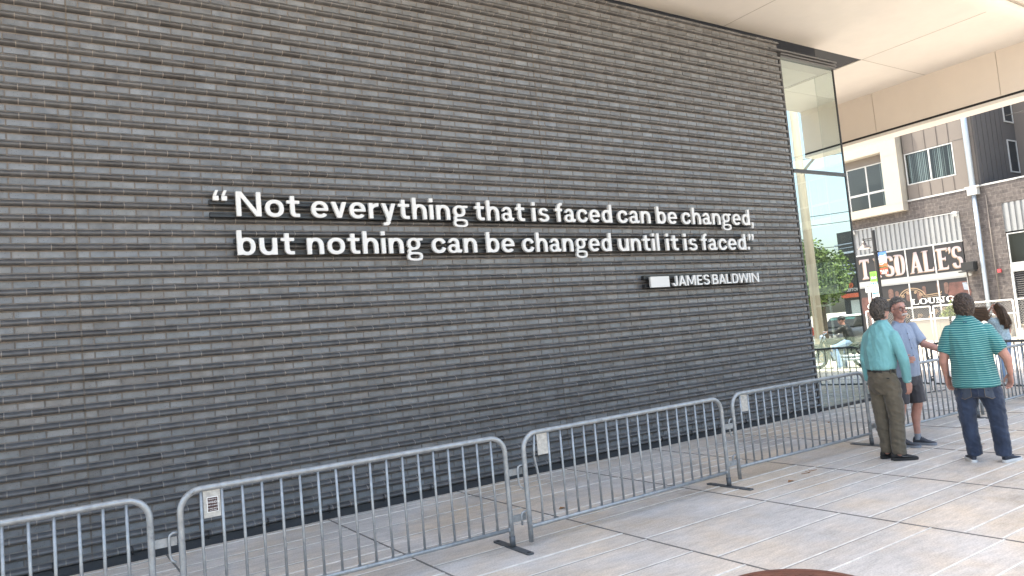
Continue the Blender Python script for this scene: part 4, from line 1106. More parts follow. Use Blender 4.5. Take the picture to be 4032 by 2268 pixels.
def banner_mat():
    m = bpy.data.materials.new('banner_print'); m.use_nodes = True
    N, L = nodes_of(m); b = N['Principled BSDF']; b.inputs['Roughness'].default_value = 0.7
    tc = N.new('ShaderNodeTexCoord'); sx = N.new('ShaderNodeSeparateXYZ'); L.new(tc.outputs['Object'], sx.inputs[0])
    mr = N.new('ShaderNodeMapRange'); mr.inputs[1].default_value = 3.05; mr.inputs[2].default_value = 4.05; L.new(sx.outputs[2], mr.inputs[0])
    n = N.new('ShaderNodeTexNoise'); n.inputs['Scale'].default_value = 7; L.new(tc.outputs['Object'], n.inputs['Vector'])
    ad = N.new('ShaderNodeMath'); ad.operation = 'MULTIPLY_ADD'; ad.inputs[1].default_value = 0.16; L.new(n.outputs[0], ad.inputs[0]); L.new(mr.outputs[0], ad.inputs[2])
    cr = N.new('ShaderNodeValToRGB'); cr.color_ramp.interpolation = 'CONSTANT'; L.new(ad.outputs[0], cr.inputs[0])
    e = cr.color_ramp.elements; e[0].color = (0.33, 0.065, 0.03, 1); e[1].position = 0.36; e[1].color = (0.05, 0.09, 0.03, 1)
    for p, c in ((0.42, (0.36, 0.13, 0.05)), (0.6, (0.30, 0.35, 0.45)), (0.88, (0.08, 0.2, 0.5))): k = e.new(p); k.color = (*c, 1)
    L.new(cr.outputs[0], b.inputs['Base Color']); return m
a = MB(); a.box(-0.006, -0.46, 3.07, 0.006, -0.10, 4.03); a.build('banner_cloth', banner_mat(), bn)
a = MB(); a.tube([(0,0,4.04),(0,-0.48,4.04)], 0.014, 6); a.tube([(0,0,3.06),(0,-0.46,3.06)], 0.012, 6); a.build('banner_rod', M['black'], bn)
def ftext(root, s, size, x, y, z, m, bold=0.0, sx=1.0, name='text'):
    o = link(name, font_mesh(name, s, size, m, 0.0015, bold, sx), root)
    place_plane(o, (x, y, z), (0,-1,0), (0,0,1)); return o
for s, z, sz in (('TULSA', 3.20, .12), ('ARTS', 3.11, .10)): ftext(bn, s, sz, -0.011, -0.28, z, M['white_paint'], 0.003)
for k in range(5):
    pts = [(-0.12-0.075*j+0.02*math.sin(k*3+j), 3.50+k*.085+0.03*math.cos(j*2+k)+j*.01) for j in range(5)]
    me = fill_mesh('swash', [[(-p[0], p[1]) for p in band(pts, 0.014)]], 0.003, M['white_paint']); o = link('swash', me, bn); place_plane(o, (-0.012, 0, 0), (0,-1,0), (0,0,1))

# parking signs
M['signgreen'] = mat('lime_green_sign', (0.22, 0.50, 0.08), 0.4)
M['signteal'] = mat('teal_sign_print', (0.03, 0.17, 0.23), 0.4)
M['signink'] = mat('dark_green_ink', (0.02, 0.05, 0.045), 0.5)
def rrect(y0, y1, z0, z1, r=0.03):
    pts = []
    for cy, cz, t0 in ((y1-r, z1-r, 0), (y0+r, z1-r, 90), (y0+r, z0+r, 180), (y1-r, z0+r, 270)):
        pts += [(cy+r*math.cos(rad(t0+k*30)), cz+r*math.sin(rad(t0+k*30))) for k in range(4)]
    return pts
def plate(root, name, y0, y1, z0, z1, m, x=0.0, r=0.03, th=0.004):
    a = MB(); a.prism([(x, y, z) for y, z in rrect(y0, y1, z0, z1, r)], (th,0,0)); return a.build(name, M[m], root)
def darrow(root, yc, z, w, x, m):
    a = MB(); a.box(x, yc-w/2+.03, z-.008, x+.002, yc+w/2-.03, z+.008)
    for s in (-1, 1): a.prism([(x, yc+s*w/2, z), (x, yc+s*(w/2-.045), z+.028), (x, yc+s*(w/2-.045), z-.028)], (.002,0,0))
    a.build('double_arrow', M[m], root)
sp_ = thing('parking_sign', 'white BACK-IN PARKING ONLY sign on a perforated white post', 'traffic sign', (31.0, 10.30, 0))
a = MB(); a.box(0.01, -0.028, 0, 0.05, 0.028, 2.70); a.build('post', M['white_paint'], sp_)
plate(sp_, 'sign_plate', -0.152, 0.152, 2.36, 2.80, 'white_paint')
a = MB(); q = [(-0.0015, y, z) for y, z in rrect(-0.14, 0.14, 2.372, 2.788)]; p_ = [(-0.0015, y*0.94, 2.58+(z-2.58)*0.965) for y, z in [(b_, c_) for _, b_, c_ in q]]
a.add(q+p_, [(k, (k+1) % 16, 16+(k+1) % 16, 16+k) for k in range(16)]); a.build('sign_border', M['signink'], sp_)
for s, z in (('BACK-IN', 2.715), ('PARKING', 2.63), ('ONLY', 2.545)): ftext(sp_, s, 0.075, -0.004, 0, z, M['signink'], 0.002, 0.85)
darrow(sp_, 0, 2.44, 0.19, -0.004, 'signink')
plate(sp_, 'lower_plate', -0.055, 0.055, 1.88, 2.34, 'white_paint', r=0.015)
for s, z in (('2', 2.25), ('H', 2.15), ('R', 2.05), ('P', 1.95)): ftext(sp_, s, 0.07, -0.004, 0, z, M['signink'], 0.002, 0.8)
sg_ = thing('parking_sign', 'lime green 3210 zone plate above PAY TO PARK plates on the lamp pole', 'traffic sign', (LX-0.1, LY+0.16, 0))
plate(sg_, 'green_plate', -0.15, 0.15, 2.79, 3.23, 'signgreen', r=0.015)
a = MB(); a.box(-0.003, -0.125, 2.90, -0.001, 0.125, 3.02); a.build('number_patch', M['signink'], sg_)
ftext(sg_, '3210', 0.135, -0.005, 0, 2.96, M['white_paint'], 0.004, 0.9)
for z, s in ((3.17, 'PARKMOBILE'), (3.11, 'PAY BY PHONE'), (3.06, 'ZONE NUMBER'), (2.86, 'PARK HERE')): ftext(sg_, s, 0.035, -0.004, 0.02, z, M['signink'])
plate(sg_, 'pay_plate', -0.155, 0.155, 2.345, 2.775, 'white_paint', r=0.02)
plate(sg_, 'pay_header', -0.15, 0.15, 2.68, 2.77, 'signteal', x=-0.002, r=0.015, th=0.0015)
ftext(sg_, 'P', 0.075, -0.004, 0.09, 2.725, M['white_paint'], 0.002); ftext(sg_, '$', 0.075, -0.004, 0.0, 2.725, M['white_paint'], 0.002); ftext(sg_, '2h', 0.07, -0.004, -0.09, 2.725, M['white_paint'], 0.002)
ftext(sg_, 'PAY TO', 0.08, -0.004, 0, 2.63, M['signink'], 0.003, 0.9); ftext(sg_, 'PARK', 0.08, -0.004, 0, 2.56, M['signink'], 0.003, 0.9)
darrow(sg_, 0, 2.48, 0.22, -0.004, 'signink')
for z in (2.42, 2.385): ftext(sg_, 'MON - SAT 8AM - 5PM', 0.028, -0.004, 0, z, M['signink'])
plate(sg_, 'payment_plate', -0.155, 0.155, 2.11, 2.335, 'white_paint', r=0.03)
plate(sg_, 'payment_header', -0.14, 0.14, 2.265, 2.325, 'signteal', x=-0.002, r=0.01, th=0.0015)
a = MB()
for i in range(4):
    for j in range(2): a.box(-0.003, -0.12+i*.065, 2.13+j*.065, -0.001, -0.075+i*.065, 2.17+j*.065)
a.build('payment_icons', M['tagplate'], sg_)
# leaf litter and twigs
M['dryleaf'] = mat('dry_leaf', (0.24, 0.12, 0.05), 0.8, var=0.3, vscale=30)
for x, y, s, lab in ((6.62, -2.86, .055, 'orange brown dry leaf on the concrete right of the long foot plate'), (4.45, -1.75, .05, 'small brown dry leaf lying behind the barrier with the bent bar'), (10.4, -0.85, .05, 'brown clod lying near the base of the corner glass')):
    a = MB(); a.add([(-s,0,0.003),(-s*.3,s*.45,0.02),(s*.9,s*.2,0.006),(s,-s*.1,0.012),(s*.2,-s*.5,0.016),(0,0,0.004)], [(0,5,1),(1,5,2),(2,5,3),(3,5,4),(4,5,0)])
    o = a.build('dry_leaf', M['dryleaf'], None, (x, y, 0)); tag(o, lab, 'leaf')
for x, y, lab in ((9.3, -3.5, 'thin dry twig on the concrete between the grey shorts and the jeans'), (7.1, -2.75, 'thin dry twig on the concrete in front of the blank plate barrier')):
    a = MB(); a.tube([(-.12,.02,.005),(-.03,-.02,.008),(.05,.03,.006),(.13,.0,.01)], 0.0035, 5); a.tube([(-.03,-.02,.008),(-.01,.05,.012)], 0.0025, 5); a.tube([(.05,.03,.006),(.09,.08,.01)], 0.0025, 5)
    o = a.build('twig', M['dryleaf'], None, (x, y, 0)); tag(o, lab, 'twig')
# ------------------------------------------------------------------ people
from mathutils import noise as mnoise
def V(*a): return Vector(a)
class Fig(MB):
    """rings and limbs that are fused into one surface afterwards"""
    def loft(self, rings, n=20):
        """rings: (cx, cy, cz, rx, ry, rotation) horizontal ellipses"""
        vs = []
        for cx, cy, cz, rx, ry, ro in rings:
            for k in range(n):
                t = 2*math.pi*k/n; x, y = rx*math.cos(t), ry*math.sin(t)
                vs.append((cx+x*math.cos(ro)-y*math.sin(ro), cy+x*math.sin(ro)+y*math.cos(ro), cz))
        m = len(rings)
        up = rings[-1][2] > rings[0][2]
        fs = [((i*n+k, i*n+(k+1)%n, (i+1)*n+(k+1)%n, (i+1)*n+k) if up else (i*n+k, (i+1)*n+k, (i+1)*n+(k+1)%n, i*n+(k+1)%n)) for i in range(m-1) for k in range(n)]
        a = tuple(range(n)); b_ = tuple((m-1)*n+k for k in range(n))
        fs += [a[::-1], b_] if up else [a, b_[::-1]]
        self.add(vs, fs)
    flat_ends = False                              # garments end in a cut hem, bodies in a rounded end
    def limb(self, pts, rs, n=12):
        self.tube(pts, rs, n)
        self.ell(pts[0], rs[0], rs[0], rs[0], 12, 8)
        if not self.flat_ends: self.ell(pts[-1], rs[-1], rs[-1], rs[-1], 12, 8)
        for p, r_ in zip(pts[1:-1], rs[1:-1]): self.ell(p, r_, r_, r_, 12, 8)
def fuse(name, fig, m, voxel=0.009, smooth=3, wr=None, parent=None, loc=None, rotz=0.0):
    """voxel-fuse the collected shapes into one continuous surface, then fold it a little"""
    me = bpy.data.meshes.new(name); me.from_pydata(fig.v, [], fig.f); me.update()
    o = bpy.data.objects.new(name, me); COL.objects.link(o)
    r_ = o.modifiers.new('r', 'REMESH'); r_.mode = 'VOXEL'; r_.voxel_size = voxel; r_.adaptivity = 0
    if smooth:
        s = o.modifiers.new('s', 'SMOOTH'); s.factor = 0.5; s.iterations = smooth
    dg = bpy.context.evaluated_depsgraph_get()
    out = bpy.data.meshes.new_from_object(o.evaluated_get(dg)); out.name = name
    bpy.data.objects.remove(o); bpy.data.meshes.remove(me)
    if wr:
        nv = len(out.vertices); co = np.empty(nv*3, np.float32); out.vertices.foreach_get('co', co); co = co.reshape(-1, 3)
        no = np.empty(nv*3, np.float32); out.vertex_normals.foreach_get('vector', no); no = no.reshape(-1, 3)
        disp = np.zeros(nv, np.float32)
        for amp, sc, off in wr:
            for i in range(nv):
                p = co[i]
                q = mnoise.noise(Vector((p[0]*sc[0]+off, p[1]*sc[1]+off*1.7, p[2]*sc[2]+p[0]*sc[3] if len(sc) > 3 else p[2]*sc[2])))
                disp[i] += amp*(1-2*abs(q))
        co = co+no*disp[:, None]
        out.vertices.foreach_set('co', co.astype(np.float32).ravel())
    out.materials.clear(); out.materials.append(m)
    out.polygons.foreach_set('use_smooth', [True]*len(out.polygons)); out.update()
    ob = link(name, out, parent, loc); ob.rotation_euler = (0, 0, rotz)
    return ob
def hand(fig, w, d, t, n, curl=0.5, size=1.0, spread=0.12):
    """w wrist, d towards the fingers, t towards the thumb side, n palm normal (fingers curl that way)"""
    d = Vector(d).normalized(); t = Vector(t); t = (t-d*t.dot(d)).normalized(); n = Vector(n); n = (n-d*n.dot(d)-t*n.dot(t)).normalized()
    w = Vector(w); s = size
    vs = []
    for q, hw, th in ((-0.02, .027, .020), (0.02, .034, .020), (0.06, .042, .017), (0.095, .043, .014)):
        c = w+d*q*s
        vs.append([c+t*(hw*s*math.cos(a))+n*(th*s*math.sin(a)) for a in [2*math.pi*k/14 for k in range(14)]])
    fl_ = [p for r_ in vs for p in r_]
    fig.add(fl_, [(i*14+k, i*14+(k+1)%14, (i+1)*14+(k+1)%14, (i+1)*14+k) for i in range(3) for k in range(14)]+[tuple(range(13,-1,-1)), tuple(42+k for k in range(14))])
    for off, ln, rr in ((.031, .072, .0090), (.0105, .082, .0095), (-.0105, .076, .0092), (-.031, .060, .0082)):
        p = w+d*.088*s+t*off*s; a = 0.15+curl*0.35; pts = [p]
        dirv = d+t*(off*spread*20)
        for f_, L_ in ((1.0, .45), (1.9, .32), (2.7, .26)):
            ang = a*f_*(1.0 if off > 0 else 1.12); v = (dirv.normalized()*math.cos(ang)+n*math.sin(ang)); p = p+v*ln*L_*s; pts.append(p)
        fig.limb(pts, [rr*s*1.05, rr*s, rr*s*.93, rr*s*.8], 8)
    p = w+d*.025*s+t*.028*s; v1 = (d*.75+t*.75+n*.35).normalized(); v2 = (d*.95+t*.25+n*.45).normalized()
    fig.limb([p, p+v1*.040*s, p+v1*.040*s+v2*.032*s, p+v1*.04*s+v2*.032*s+(d+n*.3).normalized()*.024*s], [.0135*s, .0115*s, .0105*s, .0085*s], 8)
def head(fig, c, f, s=1.0, face=True):
    """c centre of the skull, f facing direction (horizontal)"""
    f = Vector((f[0], f[1], 0)).normalized(); r_ = Vector((f.y, -f.x, 0)); u = Vector((0,0,1)); c = Vector(c); A = (r_, f, u)
    def E_(p, rx, ry, rz): fig.ell(c+r_*p[0]*s+f*p[1]*s+u*p[2]*s, rx*s, ry*s, rz*s, 18, 12, A)
    E_((0,-.012,.025), .076, .096, .095); E_((0,.028,-.045), .062, .066, .078); E_((0,.045,-.085), .040, .042, .034)
    E_((0,.0,-.05), .066, .075, .075)
    for sx in (-1, 1):
        E_((sx*.079,-.012,-.012), .011, .020, .032); E_((sx*.082,-.014,.004), .010, .016, .018)
        E_((sx*.036,.068,-.030), .024, .022, .022)
    if face:
        E_((0,.094,-.012), .011, .016, .030); E_((0,.103,-.032), .016, .016, .013)
        E_((0,.084,.026), .050, .012, .012); E_((0,.079,-.066), .026, .014, .009); E_((0,.077,-.080), .022, .013, .009)
    return c, f, r_
def curly(name, c, f, s, m, n=420, rad_=0.011, keep=None, parent=None, base=(.086,.106,.104), up=.028, L_=1.0, seed=2):
    rr = random.Random(seed); c = Vector(c); f = Vector((f[0], f[1], 0)).normalized(); r_ = Vector((f.y, -f.x, 0)); u = Vector((0,0,1))
    a = MB(); k = 0; tries = 0
    def on(v): return c+r_*v.x*base[0]*s+f*(v.y*base[1]-.014)*s+u*(v.z*base[2]+up)*s
    while k < n and tries < n*30:
        tries += 1
        v = Vector((rr.gauss(0,1), rr.gauss(0,1), rr.gauss(0,1))).normalized()
        if keep and not keep(v): continue
        k += 1; p = on(v); nn = (p-on(Vector((0,0,0)))).normalized()
        t = nn.orthogonal().normalized(); t.rotate(Matrix.Rotation(rr.uniform(0, 6.28), 3, nn)); b_ = nn.cross(t)
        R0 = rr.uniform(.010, .019)*s*L_; ph = rr.uniform(0, 6.28); h0 = rr.uniform(-.004, .012)*s
        pts = []
        for q in range(6):
            th = ph+q*0.75
            pts.append(p+nn*(h0+.006*s*math.sin(q*1.1+ph))+t*(R0*math.cos(th))+b_*(R0*math.sin(th)*.8-q*.002))
        w = rad_*rr.uniform(.5, .9)*s
        a.tube(pts, [w*.7, w, w*1.05, w, w*.8, w*.4], 6, caps=True)
    # scalp under the curls
    nu, nv = 22, 14; vs = []; idx = {}; fs = []
    for i in range(nv+1):
        ph = math.pi*i/nv
        for j in range(nu):
            t = 2*math.pi*j/nu; v = Vector((math.sin(ph)*math.cos(t), math.sin(ph)*math.sin(t), math.cos(ph))); idx[i, j] = (len(vs), (not keep) or keep(v)); vs.append(c+(on(v)-c)*0.985)
    for i in range(nv):
        for j in range(nu):
            q = [idx[i, j], idx[i+1, j], idx[i+1, (j+1) % nu], idx[i, (j+1) % nu]]
            if all(z[1] for z in q): fs.append(tuple(z[0] for z in q))
    a.smooth = True; a.add(vs, fs); a.smooth = False
    return a.build(name, m, parent)
def shoe(parent, heel, d, L_, m_up, m_sole, name='shoe', h=0.10, accent=None):
    heel = Vector(heel); d = Vector((d[0], d[1], 0)).normalized(); t = Vector((-d.y, d.x, 0)); u = Vector((0,0,1))
    prof_ = [(0.0,.026),(0.06,.036),(0.2,.039),(0.42,.037),(0.62,.046),(0.8,.049),(0.93,.036),(1.0,.014)]
    def outline(z, g_): return [heel+d*(q*L_)+t*w*g_+u*z for q, w in prof_]+[heel+d*(q*L_)-t*w*g_+u*z for q, w in prof_[::-1]]
    a = MB(); o1, o2, o3 = outline(0.001, .94), outline(0.014, 1.06), outline(0.030, 1.03); n = len(o1)
    a.smooth = True
    a.add(o1+o2+o3, [(i, (i+1) % n, n+(i+1) % n, n+i) for i in range(n)]+[(n+i, n+(i+1) % n, 2*n+(i+1) % n, 2*n+i) for i in range(n)])
    a.smooth = False; a.add(o1, [tuple(range(n))[::-1]]); a.add(o3, [tuple(range(n))])
    so = a.build('sole', m_sole)
    a = MB(); a.smooth = True; rings = []
    for q, w, z0, z1 in ((0.01,.024,.02,h*.75),(0.06,.034,.02,h),(0.2,.037,.02,h*1.02),(0.36,.036,.02,h*.98),(0.46,.037,.02,h*.86),(0.6,.043,.02,h*.66),(0.78,.045,.02,h*.52),(0.92,.034,.02,h*.42),(0.99,.014,.02,h*.32)):
        rings.append([heel+d*(q*L_)+t*(w*math.cos(k*2*math.pi/14))+u*(max(.018, z0+(z1-z0)*(0.5+0.5*math.sin(k*2*math.pi/14)))) for k in range(14)])
    a.add([p for r_ in rings for p in r_], [(i*14+k, (i+1)*14+k, (i+1)*14+(k+1) % 14, i*14+(k+1) % 14) for i in range(len(rings)-1) for k in range(14)])
    a.smooth = False; a.add(rings[0], [tuple(range(14))]); a.add(rings[-1], [tuple(range(13,-1,-1))])
    up_ = a.build(name, m_up, parent); so.parent = up_
    if accent:
        for s in (-1, 1):
            a = MB()
            P0 = heel+d*L_*.40-t*s*.0405+u*.052
            pts = [heel+d*L_*q-t*s*w+u*z for q, w, z in ((.30,.0385,.062),(.42,.0400,.044),(.52,.0425,.043),(.74,.0475,.050),(.56,.0440,.049),(.45,.041,.054))]
            a.add(pts+[p-t*s*.003 for p in pts], [tuple(range(6)) if s > 0 else tuple(range(5,-1,-1)), tuple(range(11,5,-1)) if s > 0 else tuple(range(6,12))]+[(k, (k+1) % 6, 6+(k+1) % 6, 6+k) for k in range(6)])
            a.build('side_mark', accent, up_)
    a = MB()
    for k in range(4):
        q = .40+k*.065; z = h*(.98-.10*k)
        a.tube([heel+d*L_*q+t*.022+u*(z-.008), heel+d*L_*q+u*(z+.004), heel+d*L_*q-t*.022+u*(z-.008)], .003, 5)
    a.build('laces', m_up, up_)
    return up_
def cloth_mat(name, col, rough=0.85, stripes=None, check=None, var=0.08, vs=9, denim=False):
    m = bpy.data.materials.new(name); m.use_nodes = True
    N, L = nodes_of(m); b = N['Principled BSDF']; b.inputs['Roughness'].default_value = rough
    b.inputs['Sheen Weight'].default_value = 0.15; b.inputs['Specular IOR Level'].default_value = 0.25
    tc = N.new('ShaderNodeTexCoord'); sx = N.new('ShaderNodeSeparateXYZ'); L.new(tc.outputs['Object'], sx.inputs[0])
    n = N.new('ShaderNodeTexNoise'); n.inputs['Scale'].default_value = vs; n.inputs['Detail'].default_value = 5; L.new(tc.outputs['Object'], n.inputs['Vector'])
    r_ = N.new('ShaderNodeMapRange'); r_.inputs[1].default_value = .3; r_.inputs[2].default_value = .7; r_.inputs[3].default_value = 1-var; r_.inputs[4].default_value = 1+var; L.new(n.outputs[0], r_.inputs[0])
    def band_(src, freq, duty, off=0.0, warp=0.0):
        a = N.new('ShaderNodeMath'); a.operation = 'MULTIPLY_ADD'; a.inputs[1].default_value = freq; a.inputs[2].default_value = off; L.new(src, a.inputs[0])
        s = a.outputs[0]
        if warp:
            w = N.new('ShaderNodeTexNoise'); w.inputs['Scale'].default_value = 3.5; L.new(tc.outputs['Object'], w.inputs['Vector'])
            q = N.new('ShaderNodeMath'); q.operation = 'MULTIPLY_ADD'; q.inputs[1].default_value = warp; L.new(w.outputs[0], q.inputs[0]); L.new(s, q.inputs[2]); s = q.outputs[0]
        f_ = N.new('ShaderNodeMath'); f_.operation = 'FRACT'; L.new(s, f_.inputs[0])
        g_ = N.new('ShaderNodeMath'); g_.operation = 'LESS_THAN'; g_.inputs[1].default_value = duty; L.new(f_.outputs[0], g_.inputs[0]); return g_.outputs[0]
    base = None
    def mixc(fac, c1, c2):
        x = N.new('ShaderNodeMix'); x.data_type = 'RGBA'; L.new(fac, x.inputs[0])
        if isinstance(c1, tuple): x.inputs[6].default_value = (*c1, 1)
        else: L.new(c1, x.inputs[6])
        if isinstance(c2, tuple): x.inputs[7].default_value = (*c2, 1)
        else: L.new(c2, x.inputs[7])
        return x.outputs[2]
    cur = None
    if stripes:
        c2, freq, duty = stripes
        cur = mixc(band_(sx.outputs[2], freq, duty, 0, 1.6), col, c2)
    if check:
        c2, freq = check
        x_ = N.new('ShaderNodeMath'); x_.operation = 'ADD'; L.new(sx.outputs[0], x_.inputs[0]); L.new(sx.outputs[1], x_.inputs[1])
        cur = mixc(band_(sx.outputs[2], freq, .42), col, c2); cur = mixc(band_(x_.outputs[0], freq*.9, .42), cur, c2)
    vm = N.new('ShaderNodeVectorMath'); vm.operation = 'SCALE'
    if cur: L.new(cur, vm.inputs[0])
    else: vm.inputs[0].default_value = col
    L.new(r_.outputs[0], vm.inputs['Scale']); L.new(vm.outputs[0], b.inputs['Base Color'])
    n2 = N.new('ShaderNodeTexNoise'); n2.inputs['Scale'].default_value = 220; L.new(tc.outputs['Object'], n2.inputs['Vector'])
    bp = N.new('ShaderNodeBump'); bp.inputs['Strength'].default_value = .15; bp.inputs['Distance'].default_value = .002; L.new(n2.outputs[0], bp.inputs['Height']); L.new(bp.outputs[0], b.inputs['Normal'])
    return m
def skin_mat(name, col, var=.14):
    m = mat(name, col, 0.5, var=var, vscale=14, spec=0.4)
    b = m.node_tree.nodes['Principled BSDF']; b.inputs['Subsurface Weight'].default_value = .08; b.inputs['Subsurface Radius'].default_value = (.012,.004,.002); b.inputs['Subsurface Scale'].default_value = .5
    return m
M['skin'] = skin_mat('skin', (0.46, 0.225, 0.165)); M['skin_red'] = skin_mat('ruddy_skin', (0.43, 0.225, 0.178), .2); M['skin_dark'] = skin_mat('brown_skin', (0.12, 0.06, 0.042))
M['hair_grey'] = mat('grey_brown_hair', (0.066, 0.055, 0.047), .55, island=.55); M['hair_brown'] = mat('brown_hair', (0.050, 0.034, 0.026), .5, island=.5)
M['hair_salt'] = mat('salt_and_pepper_hair', (0.14, 0.125, 0.115), .55, island=.5); M['hair_long'] = mat('long_brown_hair', (0.10, 0.058, 0.034), .5, island=.5, var=.3, vscale=16, streak=(6,6,.6))
M['white_hair'] = mat('white_moustache_hair', (.5,.45,.42), .7, island=.3)
M['teal_shirt'] = cloth_mat('teal_cotton', (0.155, 0.370, 0.385), var=.07); M['olive'] = cloth_mat('olive_twill', (0.105, 0.088, 0.064), var=.12)
M['blue_check'] = cloth_mat('blue_check_cotton', (0.15, 0.205, 0.31), check=((.30,.345,.43), 95)); M['shorts'] = cloth_mat('charcoal_twill', (0.062, 0.059, 0.066), var=.15)
M['polo'] = cloth_mat('teal_polo_knit', (0.012, 0.135, 0.150), stripes=((.34,.54,.48), 43, .16), var=.12, vs=4); M['denim'] = cloth_mat('dark_denim', (0.027, 0.039, 0.070), var=.35, vs=6); M['denim_fade'] = cloth_mat('faded_denim', (0.046, 0.058, 0.082), var=.3)
M['light_denim'] = cloth_mat('light_denim', (0.22, 0.33, 0.52), var=.15); M['pale_blue'] = cloth_mat('pale_blue_print', (0.36, 0.46, 0.52), var=.3, vs=30); M['white_tee'] = cloth_mat('white_tee', (.62,.60,.57))
M['leather'] = mat('black_leather', (.016,.015,.015), .45); M['shoe_black'] = mat('black_shoe_mesh', (.018,.018,.019), .7, var=.2, vscale=60); M['shoe_navy'] = mat('navy_shoe_knit', (.022,.028,.045), .7, var=.25, vscale=60); M['shoe_grey'] = mat('grey_shoe_mesh', (.05,.055,.068), .7, var=.3, vscale=50)
M['sole_white'] = mat('white_sole', (.62,.62,.62), .6); M['sole_grey'] = mat('grey_sole', (.24,.26,.30), .6); M['sole_black'] = mat('black_sole', (.02,.02,.021), .6); M['grey_print'] = mat('grey_side_mark', (.16,.16,.165), .6)
M['eye'] = mat('eye_white', (.6,.58,.55), .3); M['iris'] = mat('iris', (.03,.025,.02), .2); M['lens'] = glass_mat('spectacle_lens', 0.0, (1,1,1), (.96,.96,.96))
def sight_rot(O):
    # local +y points along the line of sight to the figure, +x to its right
    return -math.atan2(O[0], O[1]+CAMD)
PEOPLE = {}
# ---- man in the teal long sleeved shirt, back three quarters, facing away to the right
O1 = (8.137, -3.131, 0); f1v = V(.60, .80, 0); r1v = V(.80, -.60, 0)
hf = V(.80, .60, 0)
bd = Fig(); c1, _, _ = head(bd, (.05, .035, 1.698), hf, 1.02)
bd.limb([(.03,.0,1.48), (.05,.022,1.64)], [.066, .060])
bd.loft([(-.03,.01,.85,.16,.12,-.6), (-.02,.02,1.1,.17,.13,-.6), (-.005,.01,1.3,.18,.12,-.6), (.01,.0,1.43,.16,.09,-.6), (.02,0,1.5,.08,.06,-.6)])
SR, ER, WR = V(.158,-.105,1.385), V(.243,-.135,1.13), V(.262,-.055,.885)
SL, EL_, WL = V(-.150,.105,1.39), V(-.215,.115,1.14), V(-.205,.16,.90)
for S0, E0, W0 in ((SR,ER,WR),(SL,EL_,WL)): bd.limb([S0,E0,W0], [.050,.042,.029])
hand(bd, WR+V(.004,.012,-.005), (.10,.16,-1), (.75,.65,0), (-.75,.4,-.1), .75, 1.08); hand(bd, WL+V(0,.005,-.01), (.05,.12,-1), (.3,.9,0), (.75,-.3,0), .7, 1.05)
for h_, k_, a_ in (((.055,-.04,.86),(.08,-.05,.48),(.065,-.05,.09)), ((-.09,.06,.86),(-.09,.05,.48),(-.085,.065,.09))): bd.limb([h_,k_,a_], [.08,.055,.04])
m1 = fuse('person', bd, M['skin_red'], .0065, 2, None, None, O1, sight_rot(O1)); m1.scale.x = 0.84; tag(m1, 'man seen from behind in a teal long sleeved shirt, olive trousers and black shoes', 'person')
sh = Fig(); sh.flat_ends = True
ro = -.62
sh.loft([(-.030,.005,1.030,.184,.142,ro),(-.030,.012,1.06,.200,.154,ro),(-.028,.018,1.12,.207,.163,ro),(-.022,.015,1.22,.210,.158,ro),(-.008,.005,1.33,.215,.145,ro),(.0,.0,1.405,.208,.118,ro),(.008,.0,1.455,.190,.102,ro),(.018,.003,1.50,.152,.088,ro),(.026,.006,1.53,.116,.078,ro),(.038,.012,1.555,.080,.068,ro)], 28)
sh.limb([SR, (SR+ER)/2+V(.004,-.005,0), ER, (ER+WR)/2+V(.004,0,0), WR], [.072,.068,.060,.052,.043]); sh.limb([SL, (SL+EL_)/2, EL_, WL], [.072,.066,.060,.043])
fuse('shirt', sh, M['teal_shirt'], .0085, 3, [(.010,(8,8,2.0,5),3.1),(.0055,(15,15,7,10),8.2),(.002,(40,40,26),1.2)], m1)
a = MB(); a.smooth = True                       # collar band and points
for q0, q1, z0, z1, r0, r1 in ((0,1,1.535,1.60,.084,.066),):
    n = 24; vs = []
    for k in range(n):
        t = 2*math.pi*k/n
        for rr_, zz in ((.070,1.535),(.066,1.580),(.073,1.586),(.088,1.548-.018*max(0, math.cos(t-math.atan2(f1v.y,f1v.x))))): vs.append((.043+rr_*math.cos(t), .016+rr_*math.sin(t), zz+.010*math.cos(t)*0))
    a.add(vs, [(k*4+j, ((k+1)%n)*4+j, ((k+1)%n)*4+j+1, k*4+j+1) for k in range(n) for j in range(3)])
a.build('collar', M['teal_shirt'], m1)
a = MB(); a.smooth = True                       # yoke seam and back pleat
a.tube([(-.175,.02,1.385),(-.10,-.055,1.40),(.0,-.115,1.405),(.10,-.145,1.395),(.175,-.165,1.38)], .0035, 6); a.build('yoke_seam', M['teal_shirt'], m1)
a = MB(); a.lathe(WR+V(0,.004,.012), [(.046,-.028),(.048,-.01),(.047,.02)], 18, (WR-ER).normalized()); a.build('cuff', M['teal_shirt'], m1)
for k in range(2):
    a = MB(); a.lathe(WR+V(.018+.02*k,-.045,.0+.004*k), [(.005,0),(.005,.004)], 10, (.3,-1,0)); a.build('cuff_button', M['white_paint'], m1)
tr = Fig(); tr.flat_ends = True
tr.loft([(-.030,.008,1.02,.176,.138,ro),(-.032,.005,.95,.188,.150,ro),(-.028,.0,.88,.195,.155,ro),(-.020,.0,.80,.188,.145,ro),(-.015,.0,.755,.165,.120,ro)], 28)
tr.limb([(.062,-.045,.83),(.080,-.05,.62),(.083,-.052,.47),(.066,-.05,.25),(.064,-.045,.085)], [.118,.104,.090,.086,.083]); tr.limb([(-.095,.06,.83),(-.098,.055,.62),(-.094,.05,.47),(-.082,.06,.25),(-.084,.065,.085)], [.112,.098,.086,.078,.074])
fuse('trousers', tr, M['olive'], .0085, 3, [(.0095,(5,5,13,6),5.5),(.005,(13,13,26,9),2.2)], m1)
a = MB(); n = 36; vs = []
